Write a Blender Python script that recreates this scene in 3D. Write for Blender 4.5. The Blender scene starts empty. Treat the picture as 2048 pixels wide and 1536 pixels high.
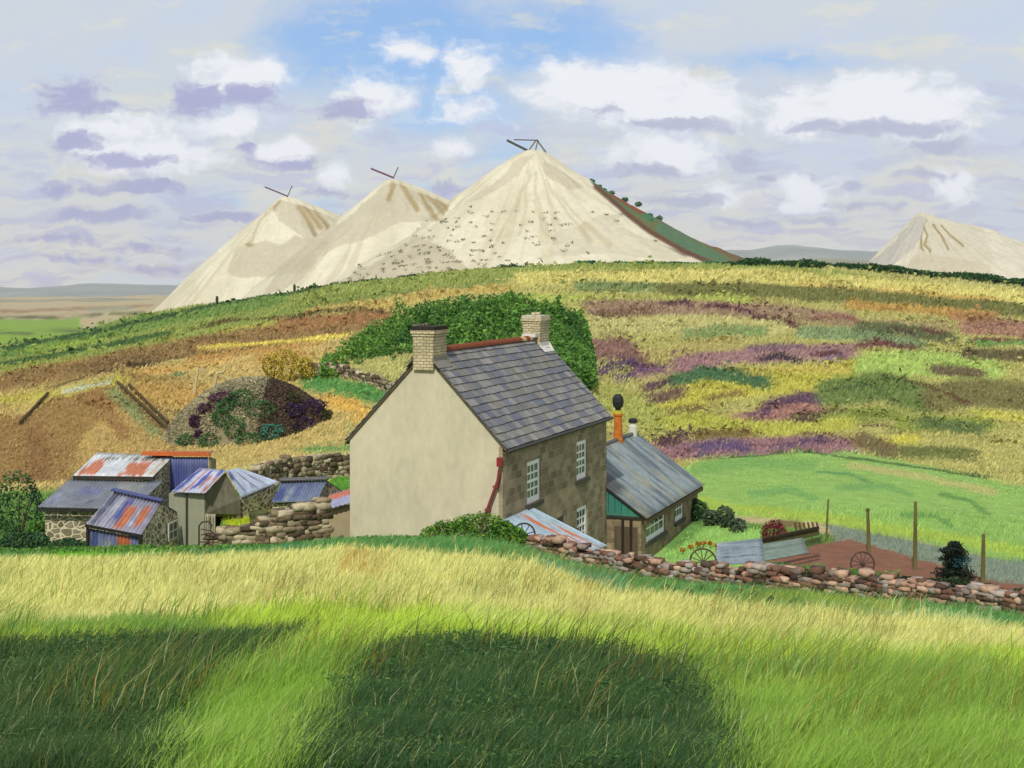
import bpy, math, random
import numpy as np
from mathutils import Vector, Matrix
random.seed(7); RNG = np.random.default_rng(7)
SC = bpy.context.scene
COL = SC.collection
R = math.radians

# ------------------------------------------------------------------ camera
F, CX, HY = 2813.0, 1024.0, 545.0          # focal length, centre column and horizon row of the 2048 x 1536 picture
cd = bpy.data.cameras.new("camera"); cam = bpy.data.objects.new("camera", cd); COL.objects.link(cam)
cam.location = (0, 0, 0); cam.rotation_euler = (R(90), 0, 0)
cd.sensor_width = 36.0; cd.lens = 36.0 * F / 2048.0; cd.shift_y = -(768 - HY) / 2048.0
cd.clip_start = 0.2; cd.clip_end = 20000
SC.camera = cam

# ------------------------------------------------------------------ light
SUN_AZ = Vector((-0.24, -0.97, 0)).normalized(); SUN_EL = R(44)
sd = bpy.data.lights.new("sun", 'SUN'); sun = bpy.data.objects.new("sun", sd); COL.objects.link(sun)
sd.energy = 3.2; sd.angle = R(1.2); sd.color = (1.0, 0.955, 0.87)
to_sun = Vector((SUN_AZ.x * math.cos(SUN_EL), SUN_AZ.y * math.cos(SUN_EL), math.sin(SUN_EL)))
sun.rotation_euler = to_sun.to_track_quat('Z', 'Y').to_euler()
SC.view_settings.view_transform = 'Standard'; SC.view_settings.look = 'None'
SC.view_settings.exposure = 0.12; SC.view_settings.gamma = 1.0; SC.view_settings.use_curve_mapping = False

def lin(c):
    return tuple(((v / 255.0) / 12.92 if v / 255.0 <= 0.04045 else ((v / 255.0 + 0.055) / 1.055) ** 2.4) for v in c)
ALB = 0.74                                   # picture colour -> base colour of a surface in full daylight
def alb(c, k=1.0):
    l = lin(c); return tuple(min(v * ALB * k, 0.85) for v in l)

# ------------------------------------------------------------------ sky (world)
W = bpy.data.worlds.new("World"); SC.world = W; W.use_nodes = True
nt = W.node_tree; nt.nodes.clear(); N = nt.nodes; L = nt.links
def nd(t, **kw):
    n = N.new(t)
    for k, v in kw.items(): setattr(n, k, v)
    return n
def wire(a, b): L.new(a, b)
def math_(op, a, b=None, c=None, clamp=False):
    n = nd('ShaderNodeMath', operation=op); n.use_clamp = clamp
    for i, v in enumerate((a, b, c)):
        if v is None: continue
        if isinstance(v, (int, float)): n.inputs[i].default_value = v
        else: wire(v, n.inputs[i])
    return n.outputs[0]
tc = nd('ShaderNodeTexCoord'); sp = nd('ShaderNodeSeparateXYZ'); wire(tc.outputs['Generated'], sp.inputs[0])
ay = math_('MAXIMUM', math_('ABSOLUTE', sp.outputs[1]), 0.12)
az = math_('DIVIDE', sp.outputs[0], ay); el = math_('DIVIDE', sp.outputs[2], ay)
pxn = math_('MULTIPLY_ADD', az, 28.13, 10.24); pyn = math_('MULTIPLY_ADD', el, -28.13, 5.45)   # degrees-like units, 1 = 100 px
cmb = nd('ShaderNodeCombineXYZ'); wire(pxn, cmb.inputs[0]); wire(pyn, cmb.inputs[1])
def noise(vec, scale, detail=5, rough=0.55, sc=(1, 1, 1)):
    m = nd('ShaderNodeMapping'); m.inputs['Scale'].default_value = sc; wire(vec, m.inputs['Vector'])
    n = nd('ShaderNodeTexNoise'); n.inputs['Scale'].default_value = scale; n.inputs['Detail'].default_value = detail
    n.inputs['Roughness'].default_value = rough; wire(m.outputs[0], n.inputs['Vector']); return n
warp = noise(cmb.outputs[0], 0.9, 4)
vs = nd('ShaderNodeVectorMath', operation='SUBTRACT'); wire(warp.outputs['Color'], vs.inputs[0]); vs.inputs[1].default_value = (0.5, 0.5, 0.5)
vm = nd('ShaderNodeVectorMath', operation='MULTIPLY_ADD'); wire(vs.outputs[0], vm.inputs[0]); vm.inputs[1].default_value = (1.5, 0.6, 0); wire(cmb.outputs[0], vm.inputs[2])
P = vm.outputs[0]
def field(ells):
    acc = None
    for (x, y, rx, ry, w) in ells:
        s = nd('ShaderNodeVectorMath', operation='SUBTRACT'); wire(P, s.inputs[0]); s.inputs[1].default_value = (x / 100, y / 100, 0)
        m = nd('ShaderNodeVectorMath', operation='MULTIPLY'); wire(s.outputs[0], m.inputs[0]); m.inputs[1].default_value = (100 / rx, 100 / ry, 0)
        l = nd('ShaderNodeVectorMath', operation='LENGTH'); wire(m.outputs[0], l.inputs[0])
        v = math_('MULTIPLY', math_('SUBTRACT', 1.0, l.outputs['Value']), w)
        acc = v if acc is None else math_('MAXIMUM', acc, v)
    return acc
def smooth(v, a, b, top=1.0):
    m = nd('ShaderNodeMapRange', interpolation_type='SMOOTHSTEP'); wire(v, m.inputs[0])
    m.inputs[1].default_value = a; m.inputs[2].default_value = b; m.inputs[3].default_value = 0; m.inputs[4].default_value = top
    return m.outputs[0]
fine = noise(P, 1.6, 8, 0.62, (1, 1.5, 1)).outputs['Fac']
fine2 = noise(P, 3.1, 7, 0.6, (1, 1.7, 1)).outputs['Fac']
def cloud(ells, a, b, amp=0.9, top=1.0, f=None):
    v = math_('MULTIPLY_ADD', math_('SUBTRACT', f if f is not None else fine, 0.5), amp, field(ells)); return smooth(v, a, b, top)
BLUE = [(800, 90, 340, 150, 1.4), (1080, 80, 260, 110, 1.0), (900, 220, 210, 80, 0.8), (830, 400, 90, 60, 0.5), (640, 410, 60, 30, 0.6), (1000, 320, 90, 70, .5), (420, 400, 110, 26, .5), (1560, 120, 220, 32, 0.5)]
WHITE = [(480, 150, 110, 50, 1), (1160, 170, 110, 55, 1), (1270, 190, 170, 75, 1.2), (1400, 205, 110, 60, 1), (1330, 308, 125, 48, 1), (1610, 230, 110, 50, .9), (1740, 200, 180, 68, 1.2),
         (1860, 230, 130, 60, 1), (812, 106, 58, 30, .62), (942, 134, 66, 50, .62), (744, 202, 90, 50, .75), (890, 293, 60, 24, .6), (300, 310, 160, 48, 1), (560, 300, 70, 26, .8),
         (670, 352, 46, 26, .7), (1440, 392, 66, 26, 1), (1620, 380, 100, 36, .9), (1590, 408, 90, 22, .8), (1900, 372, 70, 40, .8), (940, 224, 80, 26, .5), (250, 265, 150, 40, .6), (440, 250, 90, 30, .7)]
LILAC = [(400, 195, 75, 48, 1), (500, 195, 80, 36, .9), (700, 222, 62, 34, 1), (140, 190, 95, 44, .8), (160, 218, 120, 18, .9), (150, 290, 66, 28, 1), (250, 322, 120, 22, .9), (270, 378, 130, 22, 1.1),
         (120, 380, 60, 26, .7), (190, 434, 130, 20, 1), (450, 434, 95, 15, .9), (500, 298, 40, 16, .9), (570, 326, 90, 18, .7), (640, 385, 80, 14, .5), (1350, 250, 130, 18, 1), (1210, 222, 60, 16, .6), (1640, 250, 80, 18, .9),
         (1790, 256, 190, 20, 1), (1880, 292, 90, 22, 1), (1300, 346, 110, 16, .9), (1370, 400, 110, 22, .9), (1500, 318, 40, 30, .6), (1520, 354, 30, 10, 1), (1700, 372, 50, 18, .8), (900, 375, 66, 22, .7),
         (1490, 448, 110, 13, .7), (1640, 442, 90, 11, .7), (1730, 408, 110, 12, .6), (130, 480, 120, 16, .7), (300, 500, 100, 12, .6), (160, 520, 130, 12, .6), (330, 540, 90, 12, .6), (1850, 350, 90, 14, .7), (660, 430, 40, 10, .5)]
sky = nd('ShaderNodeTexSky', sky_type='NISHITA'); sky.sun_disc = False; sky.sun_elevation = SUN_EL
sky.sun_rotation = math.atan2(SUN_AZ.x, SUN_AZ.y); sky.air_density = 1.0; sky.dust_density = 0.2; sky.ozone_density = 3.0
def mix(f, a, b):
    m = nd('ShaderNodeMix', data_type='RGBA')
    if isinstance(f, (int, float)): m.inputs[0].default_value = f
    else: wire(f, m.inputs[0])
    for v, s in ((a, m.inputs[6]), (b, m.inputs[7])):
        if isinstance(v, tuple): s.default_value = (*lin(v), 1)
        else: wire(v, s)
    return m.outputs[2]
skys = nd('ShaderNodeVectorMath', operation='SCALE'); wire(sky.outputs[0], skys.inputs[0]); skys.inputs['Scale'].default_value = 0.15
blue_m = cloud(BLUE, -0.15, 0.75, 0.7)
# thin high cloud: pale grey-green above, cream between streaks towards the horizon
veil = mix(smooth(pyn, 2.0, 5.0), (203, 210, 216), (219, 216, 205))
patch = smooth(noise(P, 0.42, 4, 0.5, (1, 1.8, 1)).outputs['Fac'], 0.42, 0.66)
veil = mix(math_('MULTIPLY', patch, 0.55), veil, (192, 205, 231))
c = mix(math_('MULTIPLY', math_('SUBTRACT', 1.0, blue_m), 0.93), mix(0.72, skys.outputs[0], (126, 163, 214)), veil)
# rows of small lilac clouds low over the horizon
st = noise(P, 1.0, 5, 0.55, (0.62, 3.6, 1)).outputs['Fac']
band = math_('MULTIPLY', smooth(pyn, 2.0, 4.2), smooth(st, 0.49, 0.60))
c = mix(math_('MULTIPLY', band, 0.75), c, mix(smooth(pyn, 4.0, 5.4), (184, 187, 214), (190, 184, 198)))
st2 = noise(P, 1.0, 6, 0.6, (0.5, 1.6, 1.7)).outputs['Fac']
c = mix(math_('MULTIPLY', smooth(st2, 0.52, 0.66), 0.5), c, (224, 220, 200))
st3 = noise(P, 1.3, 6, 0.6, (0.55, 1.9, 2.9)).outputs['Fac']
c = mix(math_('MULTIPLY', math_('MULTIPLY', smooth(st3, 0.53, 0.64), smooth(pyn, 0.9, 2.2)), 0.55), c, (186, 189, 216))
c = mix(cloud(WHITE, -0.22, 0.55, 1.9), c, (234, 236, 241))
under = cloud(LILAC, -0.05, 0.6, 1.5, 0.88, fine2)
c = mix(under, c, mix(smooth(pxn, 5, 12), (163, 164, 202), (176, 180, 204)))
bg = nd('ShaderNodeBackground'); wire(c, bg.inputs[0]); bg.inputs[1].default_value = 1.0
wo = nd('ShaderNodeOutputWorld'); wire(bg.outputs[0], wo.inputs[0])

# ------------------------------------------------------------------ numpy noise, terrain heights
_lat = RNG.random((256, 256))
def vnoise(x, y):
    x = np.asarray(x, float); y = np.asarray(y, float)
    xi = np.floor(x).astype(int); yi = np.floor(y).astype(int); fx = x - xi; fy = y - yi
    fx = fx * fx * (3 - 2 * fx); fy = fy * fy * (3 - 2 * fy)
    g = lambda a, b: _lat[a & 255, b & 255]
    return (g(xi, yi) * (1 - fx) + g(xi + 1, yi) * fx) * (1 - fy) + (g(xi, yi + 1) * (1 - fx) + g(xi + 1, yi + 1) * fx) * fy
def fbm(x, y, o=4):
    s = 0; a = 0.5; t = 0
    for i in range(o):
        s = s + a * vnoise(x * 2 ** i + 17.3 * i, y * 2 ** i + 5.1 * i); t += a; a *= 0.5
    return s / t
def hermite(xk, Yk, x):
    """xk (n,), Yk (n, m) -> (len(x), m), slopes from neighbours, limited"""
    xk = np.asarray(xk, float); Yk = np.asarray(Yk, float); x = np.clip(x, xk[0], xk[-1])
    h = np.diff(xk); dl = np.diff(Yk, axis=0) / h[:, None]
    m = np.zeros_like(Yk); m[0] = dl[0]; m[-1] = dl[-1]
    a, b = dl[:-1], dl[1:]
    m[1:-1] = np.where(a * b > 0, 2 * a * b / (a + b + 1e-12 * np.sign(a + b + 1e-30)), 0)
    i = np.clip(np.searchsorted(xk, x, side='right') - 1, 0, len(xk) - 2)
    t = ((x - xk[i]) / h[i])[:, None]; hh = h[i][:, None]
    return ((2 * t**3 - 3 * t**2 + 1) * Yk[i] + (t**3 - 2 * t**2 + t) * hh * m[i] + (-2 * t**3 + 3 * t**2) * Yk[i + 1] + (t**3 - t**2) * hh * m[i + 1])
DK = [-60, 0, 4, 8, 12, 20, 30, 42, 50, 60, 75, 95, 130, 180, 250, 340, 450, 700, 1500, 3000, 7000]
PX = [-700, 60, 300, 500, 700, 850, 1000, 1150, 1300, 1500, 1700, 1985, 2800]
ZT = {
 -60: [-1.0]*13, 0: [-1.8]*13, 4: [-2.4]*13, 8: [-3.3]*13, 12: [-4.2]*13,
 20: [-5.8, -5.7, -5.66, -5.65, -5.65, -5.65, -5.65, -5.7, -5.75, -5.85, -5.9, -5.95, -6.0],
 30: [-7.3, -7.18, -7.15, -7.12, -7.08, -7.05, -7.04, -7.2, -7.5, -7.72, -7.85, -7.95, -8.2],
 42: [-8.6, -8.47, -8.45, -8.3, -8.03, -7.96, -8.1, -8.75, -9.2, -9.3, -9.35, -9.5, -9.9],
 50: [-9.9, -9.8, -9.8, -9.9, -10.6, -11.6, -11.7, -11.7, -11.6, -11.5, -11.45, -11.4, -11.3],
 60: [-10.4, -10.2, -10.2, -10.2, -10.8, -12.0, -12.2, -12.2, -12.1, -11.6, -11.5, -11.7, -12.0],
 75: [-10.8, -10.4, -10.4, -10.2, -9.7, -10.5, -10.8, -11.0, -11.6, -11.3, -11.25, -11.9, -12.5],
 95: [-10.8, -10.3, -10.3, -10.0, -8.7, -9.3, -9.3, -9.8, -11.3, -11.5, -11.7, -12.5, -13.5],
 130: [-11.5, -10.6, -10.2, -9.2, -8.1, -7.3, -7.2, -8.5, -11.6, -11.8, -12.2, -13.2, -14.5],
 180: [-13.5, -11.8, -9.9, -8.6, -6.7, -5.8, -5.4, -7.0, -9.7, -9.9, -10.4, -11.2, -13.5],
 250: [-18, -13.8, -9.8, -7.7, -5.5, -4.0, -3.1, -4.0, -5.3, -5.8, -6.8, -8.4, -12],
 340: [-26, -17.5, -10.6, -6.6, -3.2, -1.2, 0.2, 1.2, 1.3, 0.9, 0.1, -3.0, -9],
 450: [-36, -30, -24, -18, -12, -10, -8, -7, -6, -6, -7, -12, -18],
 700: [-44, -40, -36, -30, -22, -18, -14, -12, -10, -10, -12, -18, -24],
 1500: [-66, -64, -60, -54, -44, -38, -30, -26, -20, -18, -20, -28, -34],
 3000: [-82, -78, -74, -66, -60, -54, -48, -42, -34, -30, -30, -34, -40],
 7000: [-96, -96, -92, -88, -80, -74, -68, -62, -56, -50, -50, -50, -50]}
ld = lambda d: np.log(np.asarray(d, float) + 90.0)
tab = np.array([ZT[d] for d in DK], float).T                 # (px, d)
pxf = np.linspace(-700, 2800, 701); lf = np.linspace(ld(-60), ld(7000), 1400)
t1 = hermite(np.array(PX, float), tab, pxf)                  # (701, nd)
LUT = hermite(ld(DK), t1.T, lf).T                            # (701, 1400)
k = np.ones(15) / 15
LUT = np.apply_along_axis(lambda v: np.convolve(np.pad(v, 7, mode='edge'), k, mode='valid'), 0, LUT)
def base_h(X, Y):
    X = np.asarray(X, float); Y = np.asarray(Y, float)
    px = X / np.maximum(Y, 14.0) * F + CX
    a = np.clip((px + 700) / 3500 * 700, 0, 699.999); b = np.clip((ld(np.maximum(Y, -60)) - lf[0]) / (lf[-1] - lf[0]) * 1399, 0, 1398.999)
    i = a.astype(int); j = b.astype(int); fa = a - i; fb = b - j
    return (LUT[i, j] * (1 - fa) + LUT[i + 1, j] * fa) * (1 - fb) + (LUT[i, j + 1] * (1 - fa) + LUT[i + 1, j + 1] * fa) * fb
def H(X, Y):
    X = np.asarray(X, float); Y = np.asarray(Y, float)
    z = base_h(X, Y)
    z = z + (fbm(X / 2.3, Y / 2.3, 3) - .5) * 0.16 + (fbm(X / 13 + 40, Y / 13, 3) - .5) * np.clip(Y - 60, 0, 60) / 60 * 1.0
    z = z + (fbm(X / 90 + 9, Y / 90, 3) - .5) * np.clip((Y - 400) / 600, 0, 1) * 14
    # steep ochre bank on the left
    pb = X / np.maximum(Y, 14.0) * F + CX + (fbm(Y / 5, X / 9, 2) - .5) * 20
    z = z + 3.0 * np.clip(np.minimum((pb - 20) / 95, (362 - pb) / 125), 0, 1) ** .9 * np.clip((Y - 84) / 18, 0, 1) * np.clip((128 - Y) / 16, 0, 1)
    # small raised yard behind the tumbled wall
    px = X / np.maximum(Y, 14.0) * F + CX; ss = lambda v, a, b: np.clip((v - a) / (b - a), 0, 1) ** 2 * (3 - 2 * np.clip((v - a) / (b - a), 0, 1))
    w = ss(px, 425, 450) * (1 - ss(px, 600, 640)) * ss(Y, 48.6, 49.3) * (1 - ss(Y, 55, 57)); z = z * (1 - w) - 9.02 * w
    return z
def at(px, py, d): return Vector(((px - CX) / F * d, d, -(py - HY) / F * d))
def onground(px, d): 
    x = (px - CX) / F * d; return Vector((x, d, float(H(x, d))))
def gd(px, py, d0, d1, n=600):
    ds = np.linspace(d0, d1, n); x = (px - CX) / F * ds; yy = HY - H(x, ds) / ds * F; k_ = np.argmax(yy <= py); return float(ds[k_]) if (yy <= py).any() else float(d1)
def zy(py, d): return -(py - HY) / F * d

# ------------------------------------------------------------------ field colours, worked out on three maps (near field, farmyard, hillside)
S = 0.5; X0, Y0, X1, Y1 = -400, 470, 2450, 1640
CW, CH = int((X1 - X0) * S), int((Y1 - Y0) * S)
gx, gy = np.meshgrid((np.arange(CW) + .5) / S + X0, (np.arange(CH) + .5) / S + Y0)
class Canvas:
    def __init__(s, c): s.a = np.empty((CH, CW, 3)); s.a[:] = lin(c)
    def _bb(s, xs, ys, m):
        i0 = max(0, int((min(ys) - m - Y0) * S)); i1 = min(CH, int((max(ys) + m - Y0) * S) + 1)
        j0 = max(0, int((min(xs) - m - X0) * S)); j1 = min(CW, int((max(xs) + m - X0) * S) + 1)
        return i0, i1, j0, j1
    def stroke(s, pts, w, c, al=1.0, soft=None):
        soft = soft or max(2.5, w * .22); r = w / 2
        xs = [p[0] for p in pts]; ys = [p[1] for p in pts]; i0, i1, j0, j1 = s._bb(xs, ys, r + soft)
        if i1 <= i0 or j1 <= j0: return
        x = gx[i0:i1, j0:j1]; y = gy[i0:i1, j0:j1]; d = np.full(x.shape, 1e9)
        for (ax, ay_), (bx, by) in zip(pts[:-1], pts[1:]):
            vx, vy = bx - ax, by - ay_; t = np.clip(((x - ax) * vx + (y - ay_) * vy) / (vx * vx + vy * vy + 1e-9), 0, 1)
            d = np.minimum(d, np.hypot(x - ax - t * vx, (y - ay_ - t * vy)))
        m = np.clip((r + soft * .5 - d) / soft, 0, 1)[..., None] * al
        s.a[i0:i1, j0:j1] = s.a[i0:i1, j0:j1] * (1 - m) + np.array(lin(c)) * m
    def poly(s, pts, c, al=1.0):
        xs = [p[0] for p in pts]; ys = [p[1] for p in pts]; i0, i1, j0, j1 = s._bb(xs, ys, 2)
        x = gx[i0:i1, j0:j1]; y = gy[i0:i1, j0:j1]; ins = np.zeros(x.shape, bool); n = len(pts)
        for k_ in range(n):
            ax, ay_ = pts[k_]; bx, by = pts[(k_ + 1) % n]
            if ay_ == by: continue
            cnd = (ay_ > y) != (by > y); ins ^= cnd & (x < (bx - ax) * (y - ay_) / (by - ay_) + ax)
        m = ins[..., None] * al
        s.a[i0:i1, j0:j1] = s.a[i0:i1, j0:j1] * (1 - m) + np.array(lin(c)) * m
    def get(s, px, py):
        a = np.clip((px - X0) * S - .5, 0, CW - 1.001); b = np.clip((py - Y0) * S - .5, 0, CH - 1.001)
        j = a.astype(int); i = b.astype(int); fa = (a - j)[..., None]; fb = (b - i)[..., None]; A = s.a
        return (A[i, j] * (1 - fa) + A[i, j + 1] * fa) * (1 - fb) + (A[i + 1, j] * (1 - fa) + A[i + 1, j + 1] * fa) * fb
# near field
NF = Canvas((138, 174, 58))
NF.poly([(-400, 1090), (700, 1080), (1000, 1085), (1300, 1170), (1985, 1240), (2450, 1280), (2450, 1350), (1985, 1310), (1500, 1282), (1000, 1232), (600, 1215), (300, 1245), (-400, 1262)], (208, 206, 122))
NF.poly([(300, 1247), (600, 1212), (1000, 1230), (1500, 1280), (2050, 1316), (2450, 1350), (2450, 1400), (1400, 1330), (900, 1295), (600, 1300), (250, 1300), (-400, 1300), (-400, 1262)], (180, 204, 58))
NF.stroke([(-300, 1275), (200, 1262), (420, 1258)], 26, (104, 150, 62), .8)
NF.stroke([(900, 1238), (1400, 1288), (1900, 1318)], 16, (205, 208, 130), .7)
NF.stroke([(100, 1250), (400, 1232)], 16, (222, 216, 140), .7)
NF.poly([(-400, 1078), (60, 1085), (400, 1082), (700, 1055), (1000, 1055), (1100, 1090), (1300, 1140), (1985, 1200), (2450, 1240), (2450, 1290), (1985, 1252), (1500, 1212), (1250, 1184), (1050, 1120), (850, 1103), (700, 1094), (400, 1112), (-400, 1125)], (96, 150, 78))
NF.stroke([(100, 1112), (330, 1102), (500, 1096)], 10, (122, 180, 40), .9)
NF.stroke([(390, 1100), (600, 1088)], 14, (70, 150, 115), .7)
NF.stroke([(1080, 1130), (1240, 1178)], 18, (80, 155, 125), .7)
NF.stroke([(1500, 1196), (1700, 1208), (1800, 1216)], 16, (150, 170, 50), .9)
NF.stroke([(1750, 1228), (1985, 1245)], 12, (190, 205, 140), .8)
for (x, y) in [(690, 1100), (705, 1108), (728, 1110), (760, 1112), (560, 1150), (1080, 1150), (1170, 1180)]: NF.stroke([(x + 6, y), (x - 8, y + 45)], 12, (184, 128, 42), .6)
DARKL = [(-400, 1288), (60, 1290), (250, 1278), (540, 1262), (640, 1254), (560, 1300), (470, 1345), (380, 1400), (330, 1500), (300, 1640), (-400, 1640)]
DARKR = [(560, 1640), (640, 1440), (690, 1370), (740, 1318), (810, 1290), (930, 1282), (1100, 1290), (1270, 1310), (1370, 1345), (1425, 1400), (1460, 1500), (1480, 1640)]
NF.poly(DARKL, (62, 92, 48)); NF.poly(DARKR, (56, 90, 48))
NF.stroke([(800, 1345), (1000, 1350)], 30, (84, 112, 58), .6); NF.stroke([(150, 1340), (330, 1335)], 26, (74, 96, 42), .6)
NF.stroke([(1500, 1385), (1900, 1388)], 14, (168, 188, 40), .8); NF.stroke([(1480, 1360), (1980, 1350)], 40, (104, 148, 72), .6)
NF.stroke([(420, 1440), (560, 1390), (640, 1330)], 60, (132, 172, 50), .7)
# farmyard and garden
YG = Canvas((112, 150, 68))
YG.poly([(455, 1000), (560, 1000), (560, 1070), (440, 1080)], (186, 202, 28))
YG.poly([(560, 925), (720, 925), (720, 1000), (560, 1000)], (100, 158, 54))
YG.poly([(1270, 1200), (1300, 1100), (1380, 1045), (1520, 1060), (1540, 1100), (1450, 1200)], (158, 200, 105))
YG.stroke([(1340, 1085), (1400, 1045)], 30, (84, 130, 66), .6)
YG.stroke([(1460, 1030), (1600, 1042), (1700, 1068)], 26, (196, 178, 132))
YG.poly([(1650, 1046), (1700, 1056), (1985, 1116), (2400, 1190), (2400, 1240), (1985, 1166), (1800, 1114), (1670, 1082)], (134, 148, 128))
YG.poly([(1500, 1150), (1540, 1120), (1640, 1085), (1700, 1078), (1800, 1106), (1985, 1160), (2400, 1240), (2400, 1300), (1500, 1300)], (142, 100, 80))
YG.stroke([(1540, 1112), (1640, 1080)], 12, (70, 105, 50)); YG.stroke([(1560, 1140), (1640, 1135)], 12, (110, 150, 75), .8)
YG.stroke([(1560, 1045), (1600, 1050)], 12, (126, 110, 70))
# hillside
HS = Canvas((180, 176, 98))
hs = HS.stroke
HS.poly([(-400, 740), (60, 688), (300, 630), (650, 572), (1040, 534), (1500, 528), (2450, 640), (2450, 660), (1985, 592), (1500, 560), (1100, 562), (850, 582), (600, 640), (300, 694), (60, 744), (-400, 810)], (146, 160, 66))
hs([(-300, 760), (60, 700), (300, 648), (560, 600)], 26, (104, 146, 62), .8)
hs([(-200, 740), (60, 693), (200, 668), (400, 620), (560, 592), (640, 578)], 8, (52, 96, 48))
hs([(-200, 770), (60, 722), (200, 698), (340, 668)], 9, (60, 104, 50)); hs([(60, 705), (200, 684)], 6, (150, 176, 50))
hs([(-200, 800), (60, 742), (250, 712), (420, 676), (560, 648)], 12, (182, 182, 60))
hs([(620, 625), (760, 612), (900, 590), (1050, 575)], 16, (196, 168, 80), .8); hs([(560, 625), (800, 592), (1000, 565)], 8, (120, 140, 60), .6)
HS.poly([(-400, 800), (60, 752), (300, 712), (500, 684), (700, 664), (700, 900), (60, 1000), (-400, 1050)], (194, 172, 96))
hs([(-300, 820), (60, 758), (250, 722), (420, 690), (600, 664), (760, 642)], 36, (152, 120, 68))
hs([(560, 654), (700, 642), (775, 632)], 24, (164, 118, 66)); hs([(160, 740), (300, 718)], 20, (126, 98, 62), .6)
hs([(380, 664), (440, 646), (560, 640), (700, 622), (770, 628)], 5, (84, 60, 34))
hs([(90, 778), (200, 745), (380, 715)], 4, (88, 70, 40)); hs([(380, 716), (520, 696), (720, 668)], 4, (110, 96, 46))
hs([(400, 700), (520, 690), (640, 678), (700, 672)], 8, (220, 202, 70)); hs([(380, 722), (480, 706), (640, 690)], 12, (188, 142, 66), .8)
hs([(260, 752), (420, 730), (460, 722)], 14, (205, 168, 84)); hs([(250, 760), (360, 766)], 24, (160, 128, 60), .6)
hs([(-200, 830), (60, 795), (140, 782), (240, 760)], 16, (186, 180, 50), .8); hs([(128, 783), (214, 766)], 8, (192, 196, 176))
HS.poly([(-400, 980), (-300, 850), (-100, 840), (60, 830), (100, 800), (240, 768), (350, 880), (350, 960)], (158, 124, 64))
HS.poly([(160, 880), (215, 830), (250, 800), (330, 880), (330, 960), (140, 960)], (188, 158, 86))
hs([(70, 870), (80, 940)], 44, (140, 96, 54), .7); hs([(190, 792), (248, 868)], 26, (160, 118, 64)); hs([(228, 785), (310, 868)], 22, (146, 154, 96))
hs([(240, 768), (345, 872)], 5, (84, 72, 40)); hs([(262, 775), (340, 850)], 4, (110, 96, 50)); hs([(40, 850), (96, 790)], 6, (84, 72, 40))
for (a, b, cx_) in [(290, 812, 328), (306, 822, 356), (330, 838, 380)]: hs([(a, b), (cx_, b + 3)], 5, (140, 100, 40), .8)
hs([(280, 790), (420, 800), (430, 850)], 40, (200, 160, 72), .7); hs([(470, 740), (640, 720)], 40, (204, 176, 104), .7)
hs([(345, 750), (365, 752)], 6, (60, 130, 90)); hs([(660, 800), (700, 810), (750, 850)], 34, (218, 176, 66)); hs([(520, 720), (600, 715)], 30, (190, 146, 56), .7)
hs([(620, 765), (700, 780), (790, 800)], 34, (84, 150, 66)); hs([(615, 745), (700, 745), (780, 765)], 5, (80, 72, 44))
hs([(600, 900), (720, 895)], 12, (120, 160, 80))
# right hand moor
HS.poly([(1000, 560), (1500, 556), (2450, 660), (2450, 1010), (1985, 965), (1600, 905), (1300, 960), (1180, 900), (1150, 700)], (180, 174, 92))
hs([(1040, 560), (1500, 554), (1985, 592), (2300, 630)], 26, (206, 196, 104)); hs([(1600, 575), (1985, 602)], 10, (214, 178, 84), .8)
hs([(1160, 576), (1350, 578)], 22, (130, 148, 84)); hs([(1330, 580), (1500, 584), (1700, 594), (1985, 618), (2200, 640)], 28, (116, 118, 54)); hs([(1040, 600), (1300, 604), (1500, 602)], 16, (176, 184, 76))
hs([(1180, 618), (1300, 616), (1480, 622), (1700, 642)], 28, (160, 130, 104)); hs([(1190, 632), (1300, 630)], 16, (128, 92, 76), .8)
hs([(1180, 655), (1400, 650), (1560, 655)], 34, (190, 184, 112)); hs([(1700, 612), (1985, 634)], 18, (186, 150, 64)); hs([(1560, 640), (1900, 660)], 22, (160, 140, 96), .7)
hs([(1370, 674), (1440, 664), (1525, 668)], 20, (136, 156, 90)); hs([(1600, 668), (1700, 672), (1840, 690)], 24, (128, 150, 100)); hs([(1720, 655), (1800, 662), (1900, 680)], 22, (94, 104, 62))
hs([(1930, 655), (2100, 665)], 30, (166, 122, 100)); hs([(1950, 685), (2100, 690)], 14, (120, 70, 56)); hs([(1900, 635), (1985, 640)], 16, (170, 120, 70), .8)
hs([(1180, 700), (1240, 700), (1290, 730)], 40, (140, 92, 98), .9); hs([(1300, 715), (1480, 690)], 30, (178, 166, 92)); hs([(1360, 730), (1480, 715), (1700, 705)], 30, (160, 120, 122))
hs([(1325, 609), (1370, 606), (1384, 614)], 8, (98, 46, 74)); hs([(1412, 614), (1450, 616), (1496, 627)], 8, (98, 44, 66)); hs([(1512, 636), (1550, 640), (1592, 656)], 9, (98, 46, 60))
hs([(1620, 640), (1680, 634), (1718, 644)], 7, (150, 92, 88)); hs([(1848, 664), (1890, 668)], 8, (104, 60, 56)); hs([(1780, 660), (1822, 668)], 9, (86, 66, 56))
hs([(1190, 752), (1225, 732), (1268, 730)], 16, (92, 60, 104)); hs([(1236, 762), (1280, 745), (1330, 740)], 13, (96, 62, 110)); hs([(1292, 780), (1340, 764), (1372, 762)], 13, (104, 66, 90))
hs([(1280, 755), (1400, 730)], 20, (160, 112, 124), .6); hs([(1520, 720), (1560, 714), (1592, 726)], 10, (58, 34, 66)); hs([(1630, 712), (1670, 706), (1704, 728)], 9, (92, 40, 62)); hs([(1714, 694), (1770, 692), (1832, 702)], 14, (116, 62, 70))
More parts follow.
